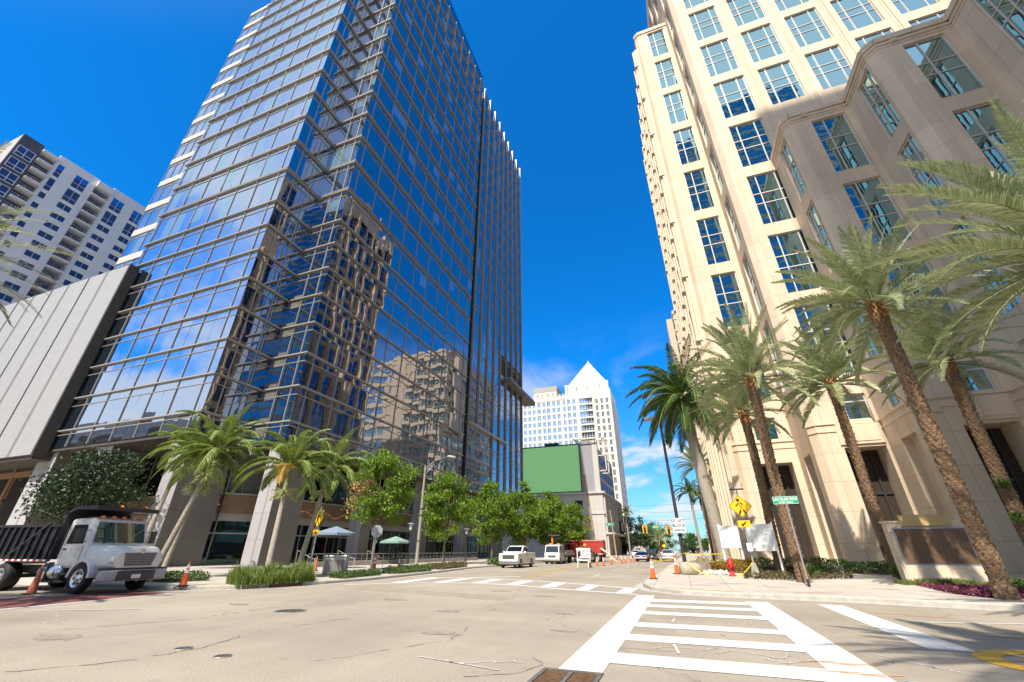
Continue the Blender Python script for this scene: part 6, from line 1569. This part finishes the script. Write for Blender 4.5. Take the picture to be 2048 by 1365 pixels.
# ------------------------------------------------------------------ work zone and far street
o = thing('barricade','white folding barricade with a warning sign at the head of the work zone','barricade',(-9.75,46.6,0))
m = MB(); 
for x in (-.55,.55): m.beam((x,-.3,0),(x,0,1.75),.06,.04); m.beam((x,.35,0),(x,0,1.75),.05,.04)
m.box(-.6,-.08,1.55,.6,-.02,1.72); m.box(-.6,-.22,.62,.6,-.18,.78); m.build('frame', mSignW, o)
m = MB(); m.rbox(-.15,-.34,.85,.85,-.29,1.75,.02); m.build('sign', mSignW, o)
m = MB(); m.lathe([(.30,-.003),(.30,.003)],20,(.35,-.345,1.3),0,False,'y'); m.lathe([(.24,-.003),(.24,.003)],20,(.35,-.349,1.3),1,False,'y'); m.beam((.17,-.354,1.48),(.53,-.354,1.12),.004,.05,0); m.build('ban_symbol', [mLampR, mSignW], o)
m = MB(); m.lathe([(.02,-.05),(.16,-.05),(.16,.05),(.02,.05)],14,(.3,-.1,2.0),0,True,'y'); m.build('flasher', mLampO, o)
mPole = mat('timber_pole', (.36,.27,.17), .8, .2, 5)
def pole(lab, p, q, r0, r1):
    o = thing('utility_pole', lab, 'pole', p); m = MB(); d = Vector(q)-Vector(p); m.tube([(0,0,-.2),d*.5,d],[r0,(r0+r1)/2,r1],10); m.build('shaft', mPole, o); return o
pp = pole('leaning drilling mast with a dark upper half behind the red truck',(-13.3,75,0),(-14.5,75,13.8),.17,.14)
m = MB(); m.tube([(-.72,0,8.2),(-1.2,0,13.6)],.155,10); m.build('upper_mast', mat('rust_mast',(.10,.05,.03),.7,.3,6), pp)
pole('timber pole left of the rusty lattice behind the red truck',(-15.6,76,0),(-15.9,76,6.8),.15,.13)
pole('pale concrete pole in front of the corner building arcade',(-12.6,92,0),(-13.0,92,9.0),.18,.13)
o = thing('lattice_frame','rusty steel reinforcement cage standing between the timber poles','frame',(-14.8,76,0)); m = MB()
for k in range(6): m.tube([(-.4+.17*k,0,0),(-.4+.17*k,0,6.9)],.025,5)
for k in range(22): m.tube([(-.45,0,.3+.3*k),(.5,0,.3+.3*k)],.018,5)
m.build('bars', mat('rust',(.28,.09,.035),.85,.3,8), o)
m = MB(); m.tube([(0,0,1.8),(1.2,-1.5,1.2),(2.2,-3,.35),(2.9,-4.2,.1)],[.16,.16,.14,.12],10); m.xf(Matrix.Translation((-12.0,71,0))); tag(m.build('discharge_hose', mat('hose_cream',(.55,.47,.33),.7,.1,4)), 'pale thick hose running from the red truck down to the road','hose')
def signal(lab, loc, back=False):
    o = thing('traffic_light', lab, 'traffic light', loc, 0, 'traffic lights over the far crossing'); s = 1.25
    m = MB(); m.rbox(-.36*s,-.06,-.62*s,.36*s,.0,.62*s,.02,0); m.rbox(-.17*s,-.2,-.52*s,.17*s,-.06,.52*s,.03,1); m.build('housing', [mat('signal_yellow',(.75,.42,.02),.5) if not back else mGrey, mSignK], o)
    if not back:
        for k,z in enumerate((.34,0,-.34)): m = MB(); m.lathe([(.01,-.01),(.13*s,-.01),(.13*s,.01)],14,(0,-.215,z*s),0,False,'y'); m.build('lamp', glow_mat('red_signal',(1,.02,.01),3) if k == 0 else mSignK, o)
    m = MB(); m.tube([(0,0,.6*s),(0,0,1.6)],.02,5); m.build('hanger', mDarkMetal, o)
signal('yellow framed traffic light showing red, left of the pair',(-6.9,95,5.4)); signal('traffic light showing red behind the do not block sign, right of the pair',(-2.35,95,5.2)); signal('dark back of a traffic light near the corner building',(-11.0,95,5.8),True)
def wire(lab, a, b, sag, r=.02):
    a, b = Vector(a), Vector(b); m = MB(); m.tube([a.lerp(b,k/14)-Vector((0,0,sag*4*(k/14)*(1-k/14))) for k in range(15)], r, 4, 0, False); tag(m.build('overhead_wire', mDarkMetal), lab, 'wire')
wire('lower span wire carrying the traffic lights across the street',(-13,95,7.6),(6,95,7.4),.5); wire('upper overhead wire across the street above the traffic lights',(-13,94,9.0),(6,96,8.8),.4); wire('highest thin overhead wire crossing the street',(-13,97,10.2),(6,97,10.6),.4)
for lab,loc,wd in (('small green street name plate near the corner building',(-13.6,94.6,6.4),1.7),('small green street name plate hanging between the traffic lights',(-4.7,94.6,5.75),1.3)):
    o = thing('street_name_plate', lab, 'street sign', loc, 0, None); m = MB(); m.rbox(-wd/2,-.02,-.3,wd/2,0,.3,.01); m.build('plate', mSignG, o); lettering('SE 2 ST' if wd > 1.5 else 'SE 2 ST',.42,mSignW,o,(0,-.03,0),.8,.01); m = MB(); m.tube([(0,0,.3),(0,0,1.3)],.02,5); m.build('hanger', mDarkMetal, o)
m = diamond(.5,0,.02); m.xf(Matrix.Translation((0,0,2.6))); o = thing('warning_sign','small yellow diamond sign far down the street','road sign',(-4.6,118,0)); m.build('plate', mSignY, o); m = MB(); m.tube([(0,.04,0),(0,.04,2.6)],.04,6); m.build('post', mSteel, o)
o = thing('street_lamp','thin dark lamp pole leaning past the royal palm on the right','street lamp',(2.3,45,.3)); m = MB(); m.tube([(0,0,0),(.1,0,9.5)],[.09,.06],8); m.build('post', mDarkMetal, o); m = MB(); m.lathe([(.05,0),(.25,.1),(.2,.4),(.05,.5)],8,(.1,0,9.5)); m.build('lantern', mSignW, o)
